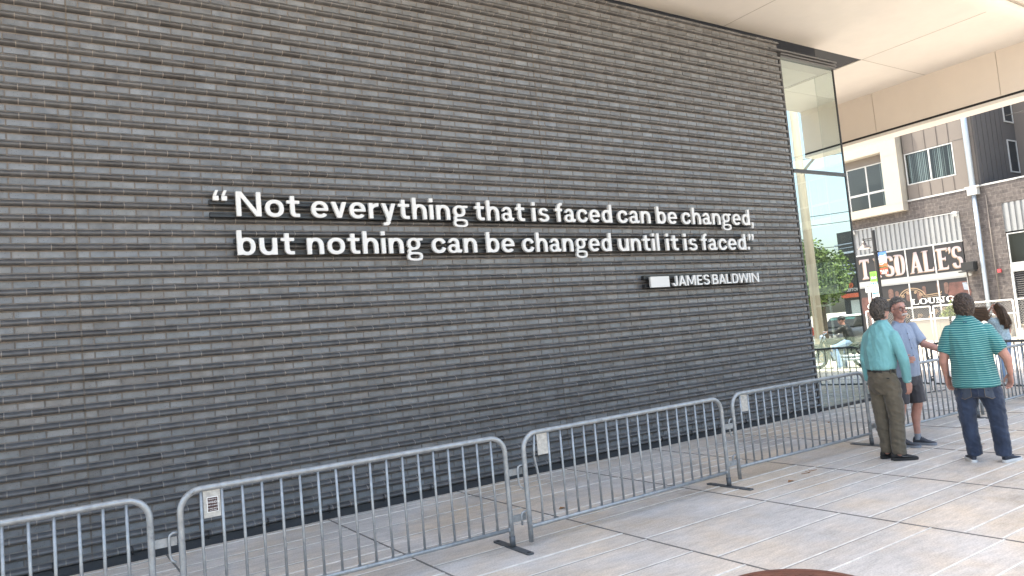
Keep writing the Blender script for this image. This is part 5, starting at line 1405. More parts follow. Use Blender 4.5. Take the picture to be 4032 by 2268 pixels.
for k in range(n):
    t = 2*math.pi*k/n; x, y = .187*math.cos(t), .148*math.sin(t)
    p = V(-.030+x*math.cos(ro)-y*math.sin(ro), .008+x*math.sin(ro)+y*math.cos(ro), 0); q = V(-.030,.008,0)+(p-V(-.030,.008,0))*1.02
    vs += [(p.x,p.y,.984),(q.x,q.y,.986),(q.x,q.y,1.020),(p.x,p.y,1.022)]
a.add(vs, [(k*4+j, ((k+1)%n)*4+j, ((k+1)%n)*4+j+1, k*4+j+1) for k in range(n) for j in range(3)]); a.build('belt', M['leather'], m1)
for x, y in ((-.085,-.098),(.075,-.155)):
    a = MB(); a.obox((x,y,1.005), (.006,-.004,0), (.002,.003,0), (0,0,.028)); a.build('belt_loop', M['olive'], m1)
a = MB(); a.smooth = False; a.add([(-0.080,-0.141,.945),(0.061,-0.200,.940),(0.061,-0.204,.905),(-0.008,-0.179,.892),(-0.080,-0.146,.908)], [(0,1,2,3,4)]); a.add([(-0.080,-0.144,.945),(0.061,-0.204,.940),(0.061,-0.208,.905),(-0.008,-0.185,.892),(-0.080,-0.151,.908)], [(4,3,2,1,0)]); a.build('back_pocket_flap', M['olive'], m1)
a = MB(); a.obox((0.034,-0.199,.936), (.016,-.0065,0), (.0008,.002,0), (0,0,.006)); a.build('pocket_label', M['black'], m1)
shoe(m1, (-.045,-.045,0), (.95,.22), .335, M['shoe_black'], M['sole_black'], accent=M['grey_print']); shoe(m1, (-.165,.06,0), (.86,.5), .30, M['shoe_black'], M['sole_black'])
curly('hair', c1, hf, 1.02, M['hair_grey'], 1300, .0095, lambda v: v.z > -.92+.7*max(0,v.y) and not (v.y > .55 and v.z < .35) and not (abs(v.x) > .62 and v.z < -.02 and v.y > -.15), m1, seed=4, base=(.096,.116,.126), up=.008, L_=1.25)
# ---- man with glasses, moustache, checked shirt and shorts
O2 = (9.145, -2.897, 0); ff = V(.66,-.75,0); hf2 = V(.60,-.80,0); ro2 = math.atan2(-.66, -.75)+math.pi/2+math.pi/2
l2 = V(.75,.66,0)                               # towards his left side
cc = V(-.085,-.03,0)
bd = Fig(); c2, hff, hr = head(bd, (-.062,-.045,1.686), hf2, 1.12)
bd.limb([(-.085,-.03,1.46),(-.068,-.035,1.61)], [.066,.062])
bd.loft([(-.08,-.03,.85,.16,.12,.72),(-.08,-.03,1.1,.17,.13,.72),(-.08,-.03,1.3,.18,.12,.72),(-.08,-.03,1.43,.15,.085,.72),(-.08,-.03,1.5,.075,.06,.72)])
S2L, E2L, W2L = cc+l2*.20+V(0,0,1.43), V(.185,.055,1.235), V(.40,-.02,1.135)
S2R, E2R, W2R = cc-l2*.20+V(0,0,1.43), V(-.245,-.16,1.13), V(-.105,-.275,1.06)
bd.limb([S2L,E2L,(E2L+W2L)/2+V(0,0,.004),W2L], [.052,.048,.043,.031]); bd.limb([S2R,E2R,W2R], [.052,.044,.030])
hand(bd, W2L+V(.01,0,0), (1,-.2,-.25), (.1,.2,1), (.2,-1,0), .4); hand(bd, W2R+V(.008,-.004,0), (.95,-.25,.06), (.1,.15,1), (-.2,.9,-.2), .45)
AL, AR = V(-.02,.0,.10), V(-.21,-.16,.10)
bd.limb([(-.01,.02,.86),(.028,-.015,.50),(-.012,.015,.36),(-.018,.012,.24),AL], [.09,.064,.061,.046,.038]); bd.limb([(-.15,-.09,.86),(-.17,-.14,.50),(-.205,-.135,.36),(-.21,-.14,.24),AR], [.09,.064,.061,.046,.038])
m2 = fuse('person', bd, M['skin_red'], .0065, 2, None, None, O2, sight_rot(O2)); m2.scale.x = 0.9; tag(m2, 'man with glasses and white moustache, checked blue shirt and charcoal shorts, one arm held out', 'person')
sh = Fig(); sh.flat_ends = True
sh.loft([(-.075,-.045,.855,.185,.150,.72),(-.075,-.05,.95,.192,.165,.72),(-.078,-.055,1.08,.198,.172,.72),(-.08,-.045,1.2,.200,.160,.72),(-.083,-.035,1.33,.205,.138,.72),(-.085,-.03,1.42,.195,.108,.72),(-.083,-.03,1.475,.14,.088,.72),(-.078,-.032,1.51,.088,.076,.72)], 28)
sh.limb([S2L,(S2L*.55+E2L*.45),S2L*.12+E2L*.88], [.080,.078,.073]); sh.limb([S2R,(S2R*.55+E2R*.45),S2R*.15+E2R*.85], [.080,.078,.073])
fuse('shirt', sh, M['blue_check'], .0085, 3, [(.008,(8,8,3,6),1.1),(.004,(18,18,9),6.2)], m2)
a = MB(); a.smooth = True; n = 24; vs = []
for k in range(n):
    t = 2*math.pi*k/n; ci = max(0, math.cos(t-math.atan2(ff.y,ff.x)))
    for rr_, zz in ((.072,1.49),(.071,1.545),(.078,1.55),(.094,1.500)): vs.append((-.078+rr_*math.cos(t)+ff.x*.004, -.032+rr_*math.sin(t), zz-.055*ci**2))
a.add(vs, [(k*4+j, ((k+1)%n)*4+j, ((k+1)%n)*4+j+1, k*4+j+1) for k in range(n) for j in range(3)]); a.build('collar', M['blue_check'], m2)
def belly(z): return cc+ff*(np.interp(z, [.86,1.0,1.1,1.2,1.33,1.44], [.150,.170,.178,.164,.138,.105])+.006)+V(.008,-.012,z)
a = MB(); a.smooth = True; a.tube([belly(z) for z in np.linspace(.87,1.44,10)], .0028, 6); a.build('placket', mat('placket_blue', (.16,.20,.30), .8), m2)
for z in (.93,1.02,1.11,1.20,1.30,1.38):
    a = MB(); a.lathe(belly(z)+ff*.002, [(.006,0),(.006,.004)], 10, ff); a.build('shirt_button', M['leather'], m2)
a = MB(); pc = cc+ff*.135+l2*.095+V(0,0,1.26); a.tube([pc+l2*-.05+ff*.03+V(0,0,.055), pc+l2*.05+ff*-.005+V(0,0,.055), pc+l2*.05+ff*.0-V(0,0,.06), pc+ff*.03-V(0,0,.075), pc-l2*.05+ff*.04-V(0,0,.06), pc+l2*-.05+ff*.03+V(0,0,.055)], .0025, 5); a.build('chest_pocket', M['blue_check'], m2)
tr = Fig(); tr.flat_ends = True; tr.loft([(-.075,-.045,.90,.17,.14,.72),(-.075,-.04,.80,.178,.145,.72),(-.075,-.04,.74,.168,.13,.72)], 24)
tr.limb([(.005,.0,.80),(.025,-.005,.65),(.036,-.005,.525)], [.112,.108,.106]); tr.limb([(-.155,-.10,.80),(-.16,-.125,.65),(-.165,-.135,.525)], [.112,.108,.104])
fuse('shorts', tr, M['shorts'], .0085, 3, [(.004,(9,9,11,5),3.3)], m2)
for AA, dd_, hl in ((AL,(.97,-.22),(-.085,.02,0)),(AR,(.95,-.25),(-.275,-.15,0))):
    a = MB(); a.lathe(AA+V(0,0,-.035), [(.040,0),(.041,.05),(.042,.075)], 16); a.build('sock', M['sole_grey'], m2)
    shoe(m2, hl, dd_, .29, M['shoe_grey'], M['sole_grey'])
curly('hair', c2, hf2, 1.12, M['hair_salt'], 900, .0055, lambda v: v.z > .02+.62*max(0, v.y)+(.25 if abs(v.x) > .8 and v.y > .2 else 0) or (v.y < -.25 and v.z > -.45), m2, base=(.080,.100,.099), L_=.55, seed=5)
def hp(x, y, z): return c2+(hr*x+hff*y+V(0,0,z-.004))*1.12
a = MB()
for s in (-1, 1):
    a.tube([hp(s*.034+.022*math.cos(t), .101-.004*abs(math.cos(t)), -.002+.019*math.sin(t)) for t in [2*math.pi*k/16 for k in range(17)]], .0028, 6)
    a.tube([hp(s*.056,.098,.006), hp(s*.076,.06,.008), hp(s*.082,-.01,.004)], .0026, 6)
a.tube([hp(-.012,.102,.004), hp(0,.107,.007), hp(.012,.102,.004)], .0026, 6)
gl_ = a.build('glasses', M['black'], m2)
for s in (-1, 1):
    a = MB(); a.ell(hp(s*.034,.080,-.003), .013,.011,.008,12,8,(hr,hff,V(0,0,1))); e_ = a.build('eye', M['eye'], m2)
    a = MB(); a.ell(hp(s*.034+.002,.0895,-.003), .0055,.003,.0055,10,6,(hr,hff,V(0,0,1))); a.build('iris', M['iris'], e_)
    a = MB(); a.tube([hp(s*.016,.094,.024), hp(s*.036,.094,.029), hp(s*.055,.082,.023)], [.004,.005,.003], 6); a.build('eyebrow', M['hair_salt'], m2)
rr = random.Random(9); a = MB()
for k in range(70):
    x = rr.uniform(-.034,.034); y0 = .108-.28*abs(x); p = hp(x, y0, -.050+rr.uniform(-.003,.005)); a.tube([p, p+hr*x*.16+hff*.004-V(0,0,.008), p+hr*x*.3+hff*.001-V(0,0,.017+abs(x)*.25)], [.0028,.0026,.0012], 5)
a.build('moustache', M['white_hair'], m2)
a = MB(); a.ell(hp(0,.091,-.0735), .019,.008,.004,14,6,(hr,hff,V(0,0,1))); a.build('mouth', mat('open_mouth', (.07,.025,.02), .5), m2)
# ---- man in the striped polo, from behind
O3 = (8.46, -3.93, 0); hf3 = V(-.10,1,0)
bd = Fig(); c3, _, _ = head(bd, (-.012,.03,1.660), hf3, 1.03, False)
bd.limb([(-.02,.0,1.46),(-.03,.015,1.60)], [.074,.068])
bd.loft([(.02,.0,.82,.2,.14,0),(.01,.0,1.1,.2,.15,0),(0,0,1.3,.2,.13,0),(-.005,0,1.43,.17,.09,0),(-.01,0,1.5,.09,.07,0)])
A3L = [V(-.205,0,1.385), V(-.305,-.02,1.165), V(-.325,-.01,1.08), V(-.315,.045,.93)]; A3R = [V(.205,0,1.38), V(.345,-.03,1.16), V(.392,-.015,1.08), V(.405,.04,.93)]
bd.limb(A3L, [.072,.062,.056,.036]); bd.limb(A3R, [.072,.062,.056,.036])
hand(bd, A3L[3]+V(.004,.008,-.008), (.14,.25,-1), (.75,.62,0), (.8,-.5,0), .55, 1.1); hand(bd, A3R[3]+V(.0,.008,-.008), (-.05,.22,-1), (-.65,.75,0), (-.85,-.4,0), .75, 1.1)
bd.limb([(-.10,0,.82),(-.13,-.01,.44),(-.11,.0,.09)], [.11,.07,.045]); bd.limb([(.15,0,.82),(.205,-.01,.42),(.21,.0,.09)], [.11,.07,.045])
m3 = fuse('person', bd, M['skin_red'], .0065, 2, None, None, O3, sight_rot(O3)); m3.scale.x = 0.81; tag(m3, 'broad man seen from behind in a striped teal polo shirt and dark blue jeans', 'person')
sh = Fig(); sh.flat_ends = True
sh.loft([(.018,.0,.805,.268,.196,0),(.016,.0,.86,.264,.196,0),(.006,.0,.98,.252,.196,0),(.0,.0,1.1,.243,.190,0),(.0,-.005,1.2,.245,.178,0),(-.004,-.01,1.32,.256,.160,0),(-.006,-.01,1.395,.255,.132,0),(-.010,-.005,1.44,.222,.112,0),(-.015,.0,1.485,.165,.098,0),(-.020,.0,1.52,.118,.088,0),(-.024,.004,1.545,.092,.084,0)], 30)
for A_ in (A3L, A3R): sh.limb([A_[0]+V(0,0,-.005), A_[0]*.5+A_[1]*.5, A_[0]*.04+A_[1]*.96], [.088,.092,.084])
fuse('polo_shirt', sh, M['polo'], .0085, 3, [(.008,(5.5,5.5,3,5),2.4),(.0035,(14,14,7,7),7.7)], m3)
a = MB(); a.smooth = True; n = 24; vs = []
for k in range(n):
    t = 2*math.pi*k/n
    for rr_, zz in ((.084,1.535),(.078,1.582),(.084,1.588),(.104,1.533)): vs.append((-.026+rr_*math.cos(t), .006+rr_*.92*math.sin(t), zz-.012*max(0, math.sin(t))))
a.add(vs, [(k*4+j, ((k+1)%n)*4+j, ((k+1)%n)*4+j+1, k*4+j+1) for k in range(n) for j in range(3)]); a.build('polo_collar', M['polo'], m3)
a = MB()                                         # small dark mark below the collar
for s in (-1, 1): a.tube([(-.022+s*.022,-.112,1.505),(-.022+s*.008,-.115,1.500),(-.022+s*.008,-.117,1.494),(-.022+s*.022,-.118,1.487)], .0032, 5)
a.box(-.032,-.118,1.494,-.012,-.113,1.500); a.build('collar_mark', mat('navy_mark', (.01,.05,.11), .6), m3)
tr = Fig(); tr.flat_ends = True; tr.loft([(.018,.0,.88,.225,.155,0),(.02,.0,.82,.236,.162,0),(.022,.0,.76,.256,.172,0),(.023,.0,.70,.245,.15,0)], 28)
tr.limb([(-.105,0,.735),(-.122,-.01,.58),(-.128,-.012,.43),(-.108,-.005,.22),(-.100,.0,.075)], [.142,.110,.093,.088,.085]); tr.limb([(.155,0,.735),(.195,-.01,.58),(.206,-.012,.42),(.214,-.005,.22),(.216,.0,.075)], [.138,.110,.094,.090,.086])
fuse('jeans', tr, M['denim'], .0085, 3, [(.009,(5,5,12,5),9.5),(.0045,(15,15,26,8),4.2)], m3)
for x0, x1 in ((-.215,-.055),(.095,.245)):
    a = MB(); xm = (x0+x1)/2
    def yb(x): return -math.sqrt(max(0, 1-((x-.02)/.262)**2))*.176-.006
    top_, bot = .80, .69
    pts = [(x0,yb(x0),top_),(xm,yb(xm),top_+.005),(x1,yb(x1),top_),(x1,yb(x1)-.002,bot+.02),(xm,yb(xm)-.004,bot-.012),(x0,yb(x0)-.002,bot+.02)]
    a.add(pts, [(0,5,4,1),(1,4,3,2)]); q = a.build('back_pocket', M['denim_fade'], m3)
    a = MB(); a.tube([pts[0],pts[5],pts[4],pts[3],pts[2]], .003, 5); a.build('stitching', mat('tan_thread', (.16,.12,.08), .8) if 'tan_thread' not in bpy.data.materials else bpy.data.materials['tan_thread'], q)
a = MB(); a.tube([(.022,-.186,.83),(.024,-.19,.77),(.026,-.18,.71)], .0035, 5); a.build('seat_seam', M['denim_fade'], m3)
shoe(m3, (-.115,-.08,0), (-.28,.96), .30, M['shoe_navy'], M['sole_white'], h=.085); shoe(m3, (.205,-.07,0), (.62,.78), .31, M['shoe_navy'], M['sole_white'], h=.085)
curly('hair', c3, hf3, 1.03, M['hair_brown'], 1400, .0092, lambda v: v.z > -.90+.7*max(0,v.y) and not (v.y > .55 and v.z < .35) and not (abs(v.x) > .66 and v.z < -.05 and v.y > -.1), m3, seed=6, L_=1.25, base=(.106,.116,.122), up=.006)
# ---- woman with long brown hair, hand raised to her face
def strands(name, paths, m, parent, n=260, spread=.03, rad_=.006, seed=3):
    """a body of hair: many long locks that follow a few guide paths"""
    rr = random.Random(seed); a = MB()
    for k in range(n):
        i = rr.randrange(len(paths)-1); t = rr.random()
        base = [Vector(p)*(1-t)+Vector(q)*t for p, q in zip(paths[i], paths[i+1])]
        off = Vector((rr.gauss(0,1),rr.gauss(0,1),rr.gauss(0,.4)))*spread; ph = rr.uniform(0,6.28); L_ = rr.uniform(.8,1.03)
        pts = []
        for q, p in enumerate(base):
            w = .25+q/len(base); pts.append(p*1.0+off*w+Vector((.010*math.sin(ph+q*1.6),.010*math.cos(ph+q*1.3),0))*w)
        pts = pts[:max(3, int(len(pts)*L_+.5))]
        a.tube(pts, [rad_*rr.uniform(.7,1.2)*(1-.35*q/len(pts)) for q in range(len(pts))], 5)
    return a.build(name, m, parent)
OW = (16.088, -0.932, 0)
bd = Fig(); cw, _, _ = head(bd, (.085,.0,1.475), (-.9,.2), .95, True)
bd.limb([(.10,0,1.25),(.09,0,1.40)], [.05,.045]); bd.loft([(.10,0,.8,.14,.10,.4),(.10,0,1.0,.12,.09,.4),(.10,0,1.2,.15,.09,.4),(.10,0,1.30,.12,.07,.4)])
bd.limb([(-.02,-.08,1.25),(-.215,-.10,1.32),(-.06,-.07,1.465)], [.045,.036,.024]); hand(bd, (-.055,-.07,1.468), (.45,.1,.75), (-.2,-.9,0), (.9,.1,-.4), .6, .92)
bd.limb([(.23,.06,1.25),(.25,.08,1.02),(.20,.0,.85)], [.045,.036,.024]); hand(bd, (.198,0,.845), (-.1,-.1,-1), (-.8,-.4,0), (-.3,.9,0), .5, .9)
bd.limb([(.04,0,.8),(.06,0,.45),(.05,0,.08)], [.075,.05,.036]); bd.limb([(.16,0,.8),(.145,.03,.45),(.15,.03,.08)], [.075,.05,.036])
mw = fuse('person', bd, M['skin'], .009, 2, None, None, OW, sight_rot(OW)); mw.scale.x = 0.9; tag(mw, 'woman with long brown hair raising a hand to her face, pale blue top and jeans', 'person')
sh = Fig(); sh.flat_ends = True; sh.loft([(.12,0,.86,.165,.12,.3),(.11,0,1.0,.145,.115,.3),(.10,0,1.15,.155,.12,.3),(.10,0,1.25,.155,.105,.3),(.10,0,1.31,.09,.075,.3)], 22); sh.limb([(-.015,-.075,1.24),(-.13,-.09,1.285)], [.062,.055]); sh.limb([(.225,.05,1.24),(.245,.07,1.12)], [.062,.055])
fuse('top', sh, M['pale_blue'], .011, 2, [(.004,(9,9,7),2.2)], mw)
tr = Fig(); tr.flat_ends = True; tr.loft([(.11,0,.92,.14,.11,.3),(.10,0,.8,.165,.125,.3),(.10,0,.74,.15,.11,.3)], 22); tr.limb([(.035,0,.78),(.055,0,.45),(.045,0,.07)], [.09,.068,.062]); tr.limb([(.165,0,.78),(.15,.03,.45),(.152,.03,.07)], [.09,.068,.062])
fuse('jeans', tr, M['light_denim'], .011, 2, [(.004,(9,9,12),5.2)], mw)
shoe(mw, (.10,.0,0), (-.95,-.1), .24, M['patio'], M['sole_white'], h=.07); shoe(mw, (.21,.04,0), (-.95,.1), .24, M['patio'], M['sole_white'], h=.07)
strands('hair', [[(.03,-.085,1.50),(.08,-.10,1.40),(.11,-.11,1.28),(.13,-.11,1.16)], [(.08,-.05,1.585),(.16,-.11,1.47),(.18,-.13,1.32),(.20,-.13,1.18),(.20,-.12,1.08)], [(.11,.0,1.595),(.20,-.05,1.48),(.24,-.06,1.32),(.26,-.06,1.18),(.24,-.06,1.08)], [(.10,.06,1.58),(.19,.06,1.46),(.23,.06,1.3),(.25,.06,1.14)], [(.06,.08,1.55),(.12,.10,1.42),(.16,.11,1.28),(.18,.11,1.16)]], M['hair_long'], mw, 1200, .026, .0045, 3)
a = MB(); a.ell((.10,.0,1.505), .092,.092,.092,18,12); a.ell((.17,-.02,1.36),.075,.10,.16,16,10); a.ell((.20,-.02,1.2),.07,.10,.13,16,10); a.build('hair_mass', M['hair_long'], mw)
# ---- second woman, mostly hidden behind the striped polo, hair blown to the right
OB = (15.764, -0.509, 0)
bd = Fig(); cb, _, _ = head(bd, (.08,.0,1.475), (-.6,.8), .95, False); bd.limb([(.08,0,1.25),(.08,0,1.40)], [.05,.045])
bd.loft([(.08,0,.8,.14,.10,0),(.08,0,1.0,.12,.09,0),(.08,0,1.2,.15,.09,0),(.08,0,1.30,.12,.07,0)])
for s in (-1, 1): bd.limb([(.08+s*.16,0,1.25),(.08+s*.19,0,1.0),(.08+s*.17,-.08,.82)], [.045,.036,.024]); bd.limb([(.08+s*.07,0,.8),(.08+s*.07,0,.45),(.08+s*.07,0,.08)], [.075,.05,.036]); hand(bd, (.08+s*.17,-.085,.815), (0,-.2,-1), (-s*.8,-.4,0), (-s*.4,.8,0), .5, .9)
mb_ = fuse('person', bd, M['skin'], .009, 2, None, None, OB, sight_rot(OB)); mb_.scale.x = 0.9; tag(mb_, 'woman with windblown brown hair, mostly hidden behind the striped polo', 'person')
sh = Fig(); sh.flat_ends = True; sh.loft([(.08,0,.86,.16,.12,0),(.08,0,1.0,.145,.115,0),(.08,0,1.2,.165,.12,0),(.08,0,1.31,.09,.075,0)], 22)
for s in (-1, 1): sh.limb([(.08+s*.15,0,1.24),(.08+s*.18,0,1.10)], [.062,.055])
fuse('top', sh, M['leather'], .012, 2, None, mb_)
tr = Fig(); tr.flat_ends = True; tr.loft([(.08,0,.92,.14,.11,0),(.08,0,.78,.165,.125,0)], 22)
for s in (-1, 1): tr.limb([(.08+s*.07,0,.78),(.08+s*.07,0,.45),(.08+s*.07,0,.07)], [.09,.068,.062])
fuse('jeans', tr, M['denim'], .012, 2, None, mb_)
for s in (-1, 1): shoe(mb_, (.08+s*.07,-.06,0), (-.3,.9), .24, M['shoe_black'], M['sole_white'], h=.07)
strands('hair', [[(.02,-.04,1.56),(.10,-.11,1.56),(.22,-.12,1.55),(.34,-.10,1.53),(.44,-.08,1.55)], [(.05,-.09,1.50),(.16,-.13,1.46),(.28,-.13,1.42),(.40,-.10,1.40),(.47,-.08,1.36)], [(.06,-.09,1.44),(.16,-.12,1.38),(.28,-.12,1.33),(.38,-.10,1.28),(.45,-.08,1.27)], [(.02,-.06,1.55),(.05,-.10,1.42),(.09,-.11,1.3),(.14,-.11,1.2)]], M['hair_long'], mb_, 1000, .026, .0045, 8)
a = MB(); a.ell((.07,-.01,1.505), .092,.092,.092,18,12); a.build('hair_mass', M['hair_long'], mb_)
# ---- person at the right edge with a hand on the barrier
OC = (13.90, -2.49, 0)
bd = Fig(); cC, _, _ = head(bd, (.16,.05,1.60), (-.8,.5), .98, True); bd.limb([(.16,.05,1.36),(.16,.05,1.52)], [.06,.055])
bd.loft([(.16,.05,.85,.15,.11,.3),(.16,.05,1.1,.16,.11,.3),(.16,.05,1.33,.17,.10,.3),(.16,.05,1.42,.10,.07,.3)])
bd.limb([(-.015,.0,1.34),(-.075,-.02,1.20),(-.11,-.06,1.00)], [.052,.046,.032]); hand(bd, (-.115,-.065,.985), (-.35,-.1,-.55), (-.5,.8,0), (-.1,-.6,-.8), .8)
bd.limb([(.33,.1,1.34),(.38,.12,1.1),(.36,.05,.88)], [.05,.042,.03]); hand(bd, (.36,.05,.875), (0,-.2,-1), (-.8,-.4,0), (-.4,.8,0), .5)
for s in (-1, 1): bd.limb([(.16+s*.085,.05,.85),(.16+s*.09,.05,.47),(.16+s*.09,.05,.08)], [.08,.055,.04])
mc = fuse('person', bd, M['skin_dark'], .009, 2, None, None, OC, sight_rot(OC)); mc.scale.x = 0.9; tag(mc, 'person in a white tee at the right edge resting a hand on the barrier', 'person')
sh = Fig(); sh.flat_ends = True; sh.loft([(.16,.05,.86,.18,.14,.3),(.16,.05,1.1,.18,.14,.3),(.16,.05,1.3,.185,.13,.3),(.16,.05,1.39,.14,.09,.3),(.16,.05,1.43,.08,.07,.3)], 22); sh.limb([(-.01,.0,1.335),(-.06,-.012,1.25)], [.078,.075]); sh.limb([(.33,.1,1.335),(.36,.11,1.22)], [.078,.075])
fuse('tee_shirt', sh, M['white_tee'], .012, 2, [(.004,(8,8,6),3.2)], mc)
tr = Fig(); tr.flat_ends = True; tr.loft([(.16,.05,.92,.16,.12,.3),(.16,.05,.8,.18,.13,.3)], 22)
for s in (-1, 1): tr.limb([(.16+s*.085,.05,.8),(.16+s*.09,.05,.47),(.16+s*.09,.05,.07)], [.10,.08,.07])
fuse('trousers', tr, M['shorts'], .012, 2, None, mc)
for s in (-1, 1): shoe(mc, (.16+s*.09,.09,0), (-.8,-.4), .28, M['shoe_black'], M['sole_white'], h=.08)
curly('hair', cC, (-.8,.5), .98, M['hair_brown'], 200, .008, lambda v: v.z > .1, mc, base=(.08,.1,.1), seed=12)
a = MB(); a.lathe((-.108,-.057,1.008), [(.034,0),(.036,.006),(.034,.012)], 16, (-.3,-.35,-1)); a.build('bracelet', M['white_paint'], mc)
# ------------------------------------------------------------------ what the corner glass mirrors: the street beyond the right edge
HB = thing('hotel_building', 'dark hotel block with balconies and an orange awning, mirrored in the corner glass', 'building', (40.0, -13.0, 0))
M['hotel'] = mat('dark_hotel_cladding', (0.022, 0.024, 0.028), 0.6, var=0.2, vscale=2)
a = MB(); a.box(0, -4.0, -.1, 8, 6.0, 6.2); a.build('block', M['hotel'], HB)
a = MB()
for z in (3.7, 4.9):
    a.box(-0.5, -3.9, z, -0.003, 5.5, z+.10); a.tube([(-.48,-3.9,z+.55),(-.48,5.5,z+.55)], .03, 6); a.tube([(-.48,-3.9,z+.33),(-.48,5.5,z+.33)], .02, 6)
    for k in range(9): a.tube([(-.48,-3.9+k*1.17,z+.1),(-.48,-3.9+k*1.17,z+.55)], .025, 6)
a.build('balcony', M['pipe'], HB)
a = MB(); a.box(-.35,-3.95,2.36,-.003,5.9,2.6); a.build('orange_awning', mat('orange_band', (.30,.06,.03), .6), HB)
for s, z, sz, m_, y in (('e', 3.12, .62, mat('orange_letter', (.42,.09,.03), .5), -3.45), ('HOTEL', 2.80, .24, M['frame_w'], -3.35)):
    o = link('sign_letters', font_mesh('sign_letters', s, sz, m_, .01, .008), HB); place_plane(o, (-.03, y, z), (0,-1,0), (0,0,1))
a = MB()
for k in range(5): a.box(-.02,-3.6+k*1.9,.2,.0-.003,-2.2+k*1.9,2.2)
a.build('shop_window', M['blind'], HB)
TR = thing('street_tree', 'leafy green street tree mirrored in the corner glass', 'tree', (25.6, -8.95, 0))
a = MB(); foliage(a, (0,0,3.05), (1.35,1.35,1.4), 8500, .085, 21, 34); a.build('crown', M['leaf'], TR)
a = MB(); a.tube([(0,0,-.1),(.03,0,1.0),(0,.03,2.0),(.05,0,3.0)], [.11,.09,.07,.04], 10)
for k in range(6):
    t = k*1.05; a.tube([(0,.02,1.7+.15*k),(.4*math.cos(t),.4*math.sin(t),2.3+.15*k),(.75*math.cos(t),.75*math.sin(t),3.0+.1*k)], [.045,.03,.012], 6)
a.build('trunk', M['bark'], TR)
UP = thing('utility_pole', 'pale utility pole with a long lamp arm, mirrored in the upper corner glass', 'utility pole', (22.5, -7.15, 0))
a = MB(); a.tube([(0,0,-.1),(0,0,9.5)], [.17,.13], 14); a.build('pole', mat('pale_pole', (.34,.30,.24), .85, var=.2, vscale=4, streak=(3,3,.3)), UP)
a = MB(); a.tube([(0,.1,6.55),(0,.35,6.75),(0,.7,7.0),(0,1.1,7.28),(0,1.35,7.36)], [.05,.05,.045,.04,.035], 8); a.build('lamp_arm', M['galv_dark'], UP)
a = MB(); a.ell((0,1.5,7.36), .12,.28,.07,12,8); a.build('lamp_head', M['galv_dark'], UP)
for k, (z0, z1, s, lab) in enumerate(((7.0,6.6,.15,'uppermost thin black cable leaving the pale utility pole'), (5.0,4.85,.10,'second thin black cable below the lamp arm of the pole'), (4.7,4.6,.12,'third thin black cable below the lamp arm of the pole'), (3.9,3.7,.08,'lowest thin black cable beside the tree'))):
    a = MB(); a.tube([(22.5+.12*k, -7.15+8*t, z0+(z1-z0)*t-s*4*t*(1-t)) for t in [q/12 for q in range(13)]], .012, 5)
    tag(a.build('cable', M['black']), lab, 'cable', 'overhead cables')
WS_ = thing('work_sign', 'small orange diamond road work sign leaning on thin legs, mirrored in the glass', 'traffic sign', (26.0, -9.9, 0))
a = MB(); a.prism([(0,.30,.97),(0,0,1.27),(0,-.30,.97),(0,0,.67)], (.01,0,0)); a.build('diamond_plate', mat('orange_sign', (.62,.07,.035), .5), WS_)
a = MB()
for s in (-1, 1): a.tube([(.02,s*.04,.95),(.05,s*.28,0)], .012, 5)
a.build('leg', M['white_paint'], WS_)
for s_, z_ in (('STREET', 1.0), ('CLOSED', .90)): ftext(WS_, s_, .09, -.004, 0, z_, M['black'])
# motorcycle, front towards -y
MC = thing('motorcycle', 'black cruiser motorcycle with chrome pipes, mirrored in the corner glass', 'motorcycle', (20.18, -5.0, 0), rad(-16))
def mwheel(y, r_, w):
    a = MB(); a.smooth = True; a.lathe((0,y,r_), [(r_-.075,-w/2),(r_-.01,-w/2),(r_,-w*.25),(r_,w*.25),(r_-.01,w/2),(r_-.075,w/2)], 36, (1,0,0), cap=False); a.smooth = False
    o = a.build('wheel', M['black'], MC)
    a = MB(); a.tube([(0, y+(r_-.08)*math.cos(t), r_+(r_-.08)*math.sin(t)) for t in [2*math.pi*k/28 for k in range(29)]], .018, 6)
    for k in range(9):
        t = 2*math.pi*k/9; a.tube([(0,y,r_),(0,y+(r_-.09)*math.cos(t),r_+(r_-.09)*math.sin(t))], .011, 5)
    a.tube([(-.06,y,r_),(.06,y,r_)], .05, 10); a.build('rim', M['pipe'], o)
mwheel(-.68, .335, .12); mwheel(.66, .32, .16)
a = MB()
for s in (-1, 1): a.tube([(s*.09,-.68,.335),(s*.09,-.50,.75),(s*.08,-.40,.98)], .026, 8)
a.tube([(0,-.40,.9),(0,-.1,.80),(0,.3,.62),(0,.66,.32)], .03, 8); a.tube([(0,-.42,.85),(0,-.25,.35),(0,.3,.28)], .03, 8); a.build('frame', M['leather'], MC)
a = MB(); a.ell((0,-.1,.80), .13,.27,.12,16,10); a.build('fuel_tank', M['leather'], MC)
a = MB(); a.ell((0,.33,.70), .15,.28,.07,16,8); a.ell((0,.62,.64), .11,.2,.09,14,8); a.build('seat', M['leather'], MC)
a = MB()
for t in (-.35, .35): a.lathe((0,-.03,.42), [(.12,0),(.12,.02),(.10,.03),(.12,.05),(.10,.08),(.12,.10),(.10,.13),(.12,.15),(.10,.18),(.11,.24),(.06,.27)], 14, (0,t,1))
a.box(-.14,-.2,.22,.14,.2,.44); a.build('engine', M['galv_dark'], MC)
a = MB()
for z in (.26,.36): a.tube([(-.15,-.2,.5),(-.17,-.1,z+.05),(-.18,.2,z),(-.18,.85,z)], .04, 10)
a.build('exhaust_pipe', M['pipe'], MC)
a = MB(); a.tube([(-.38,-.18,1.10),(-.30,-.30,1.12),(0,-.40,1.02),(.30,-.30,1.12),(.38,-.18,1.10)], .016, 8); a.build('handlebar', M['pipe'], MC)
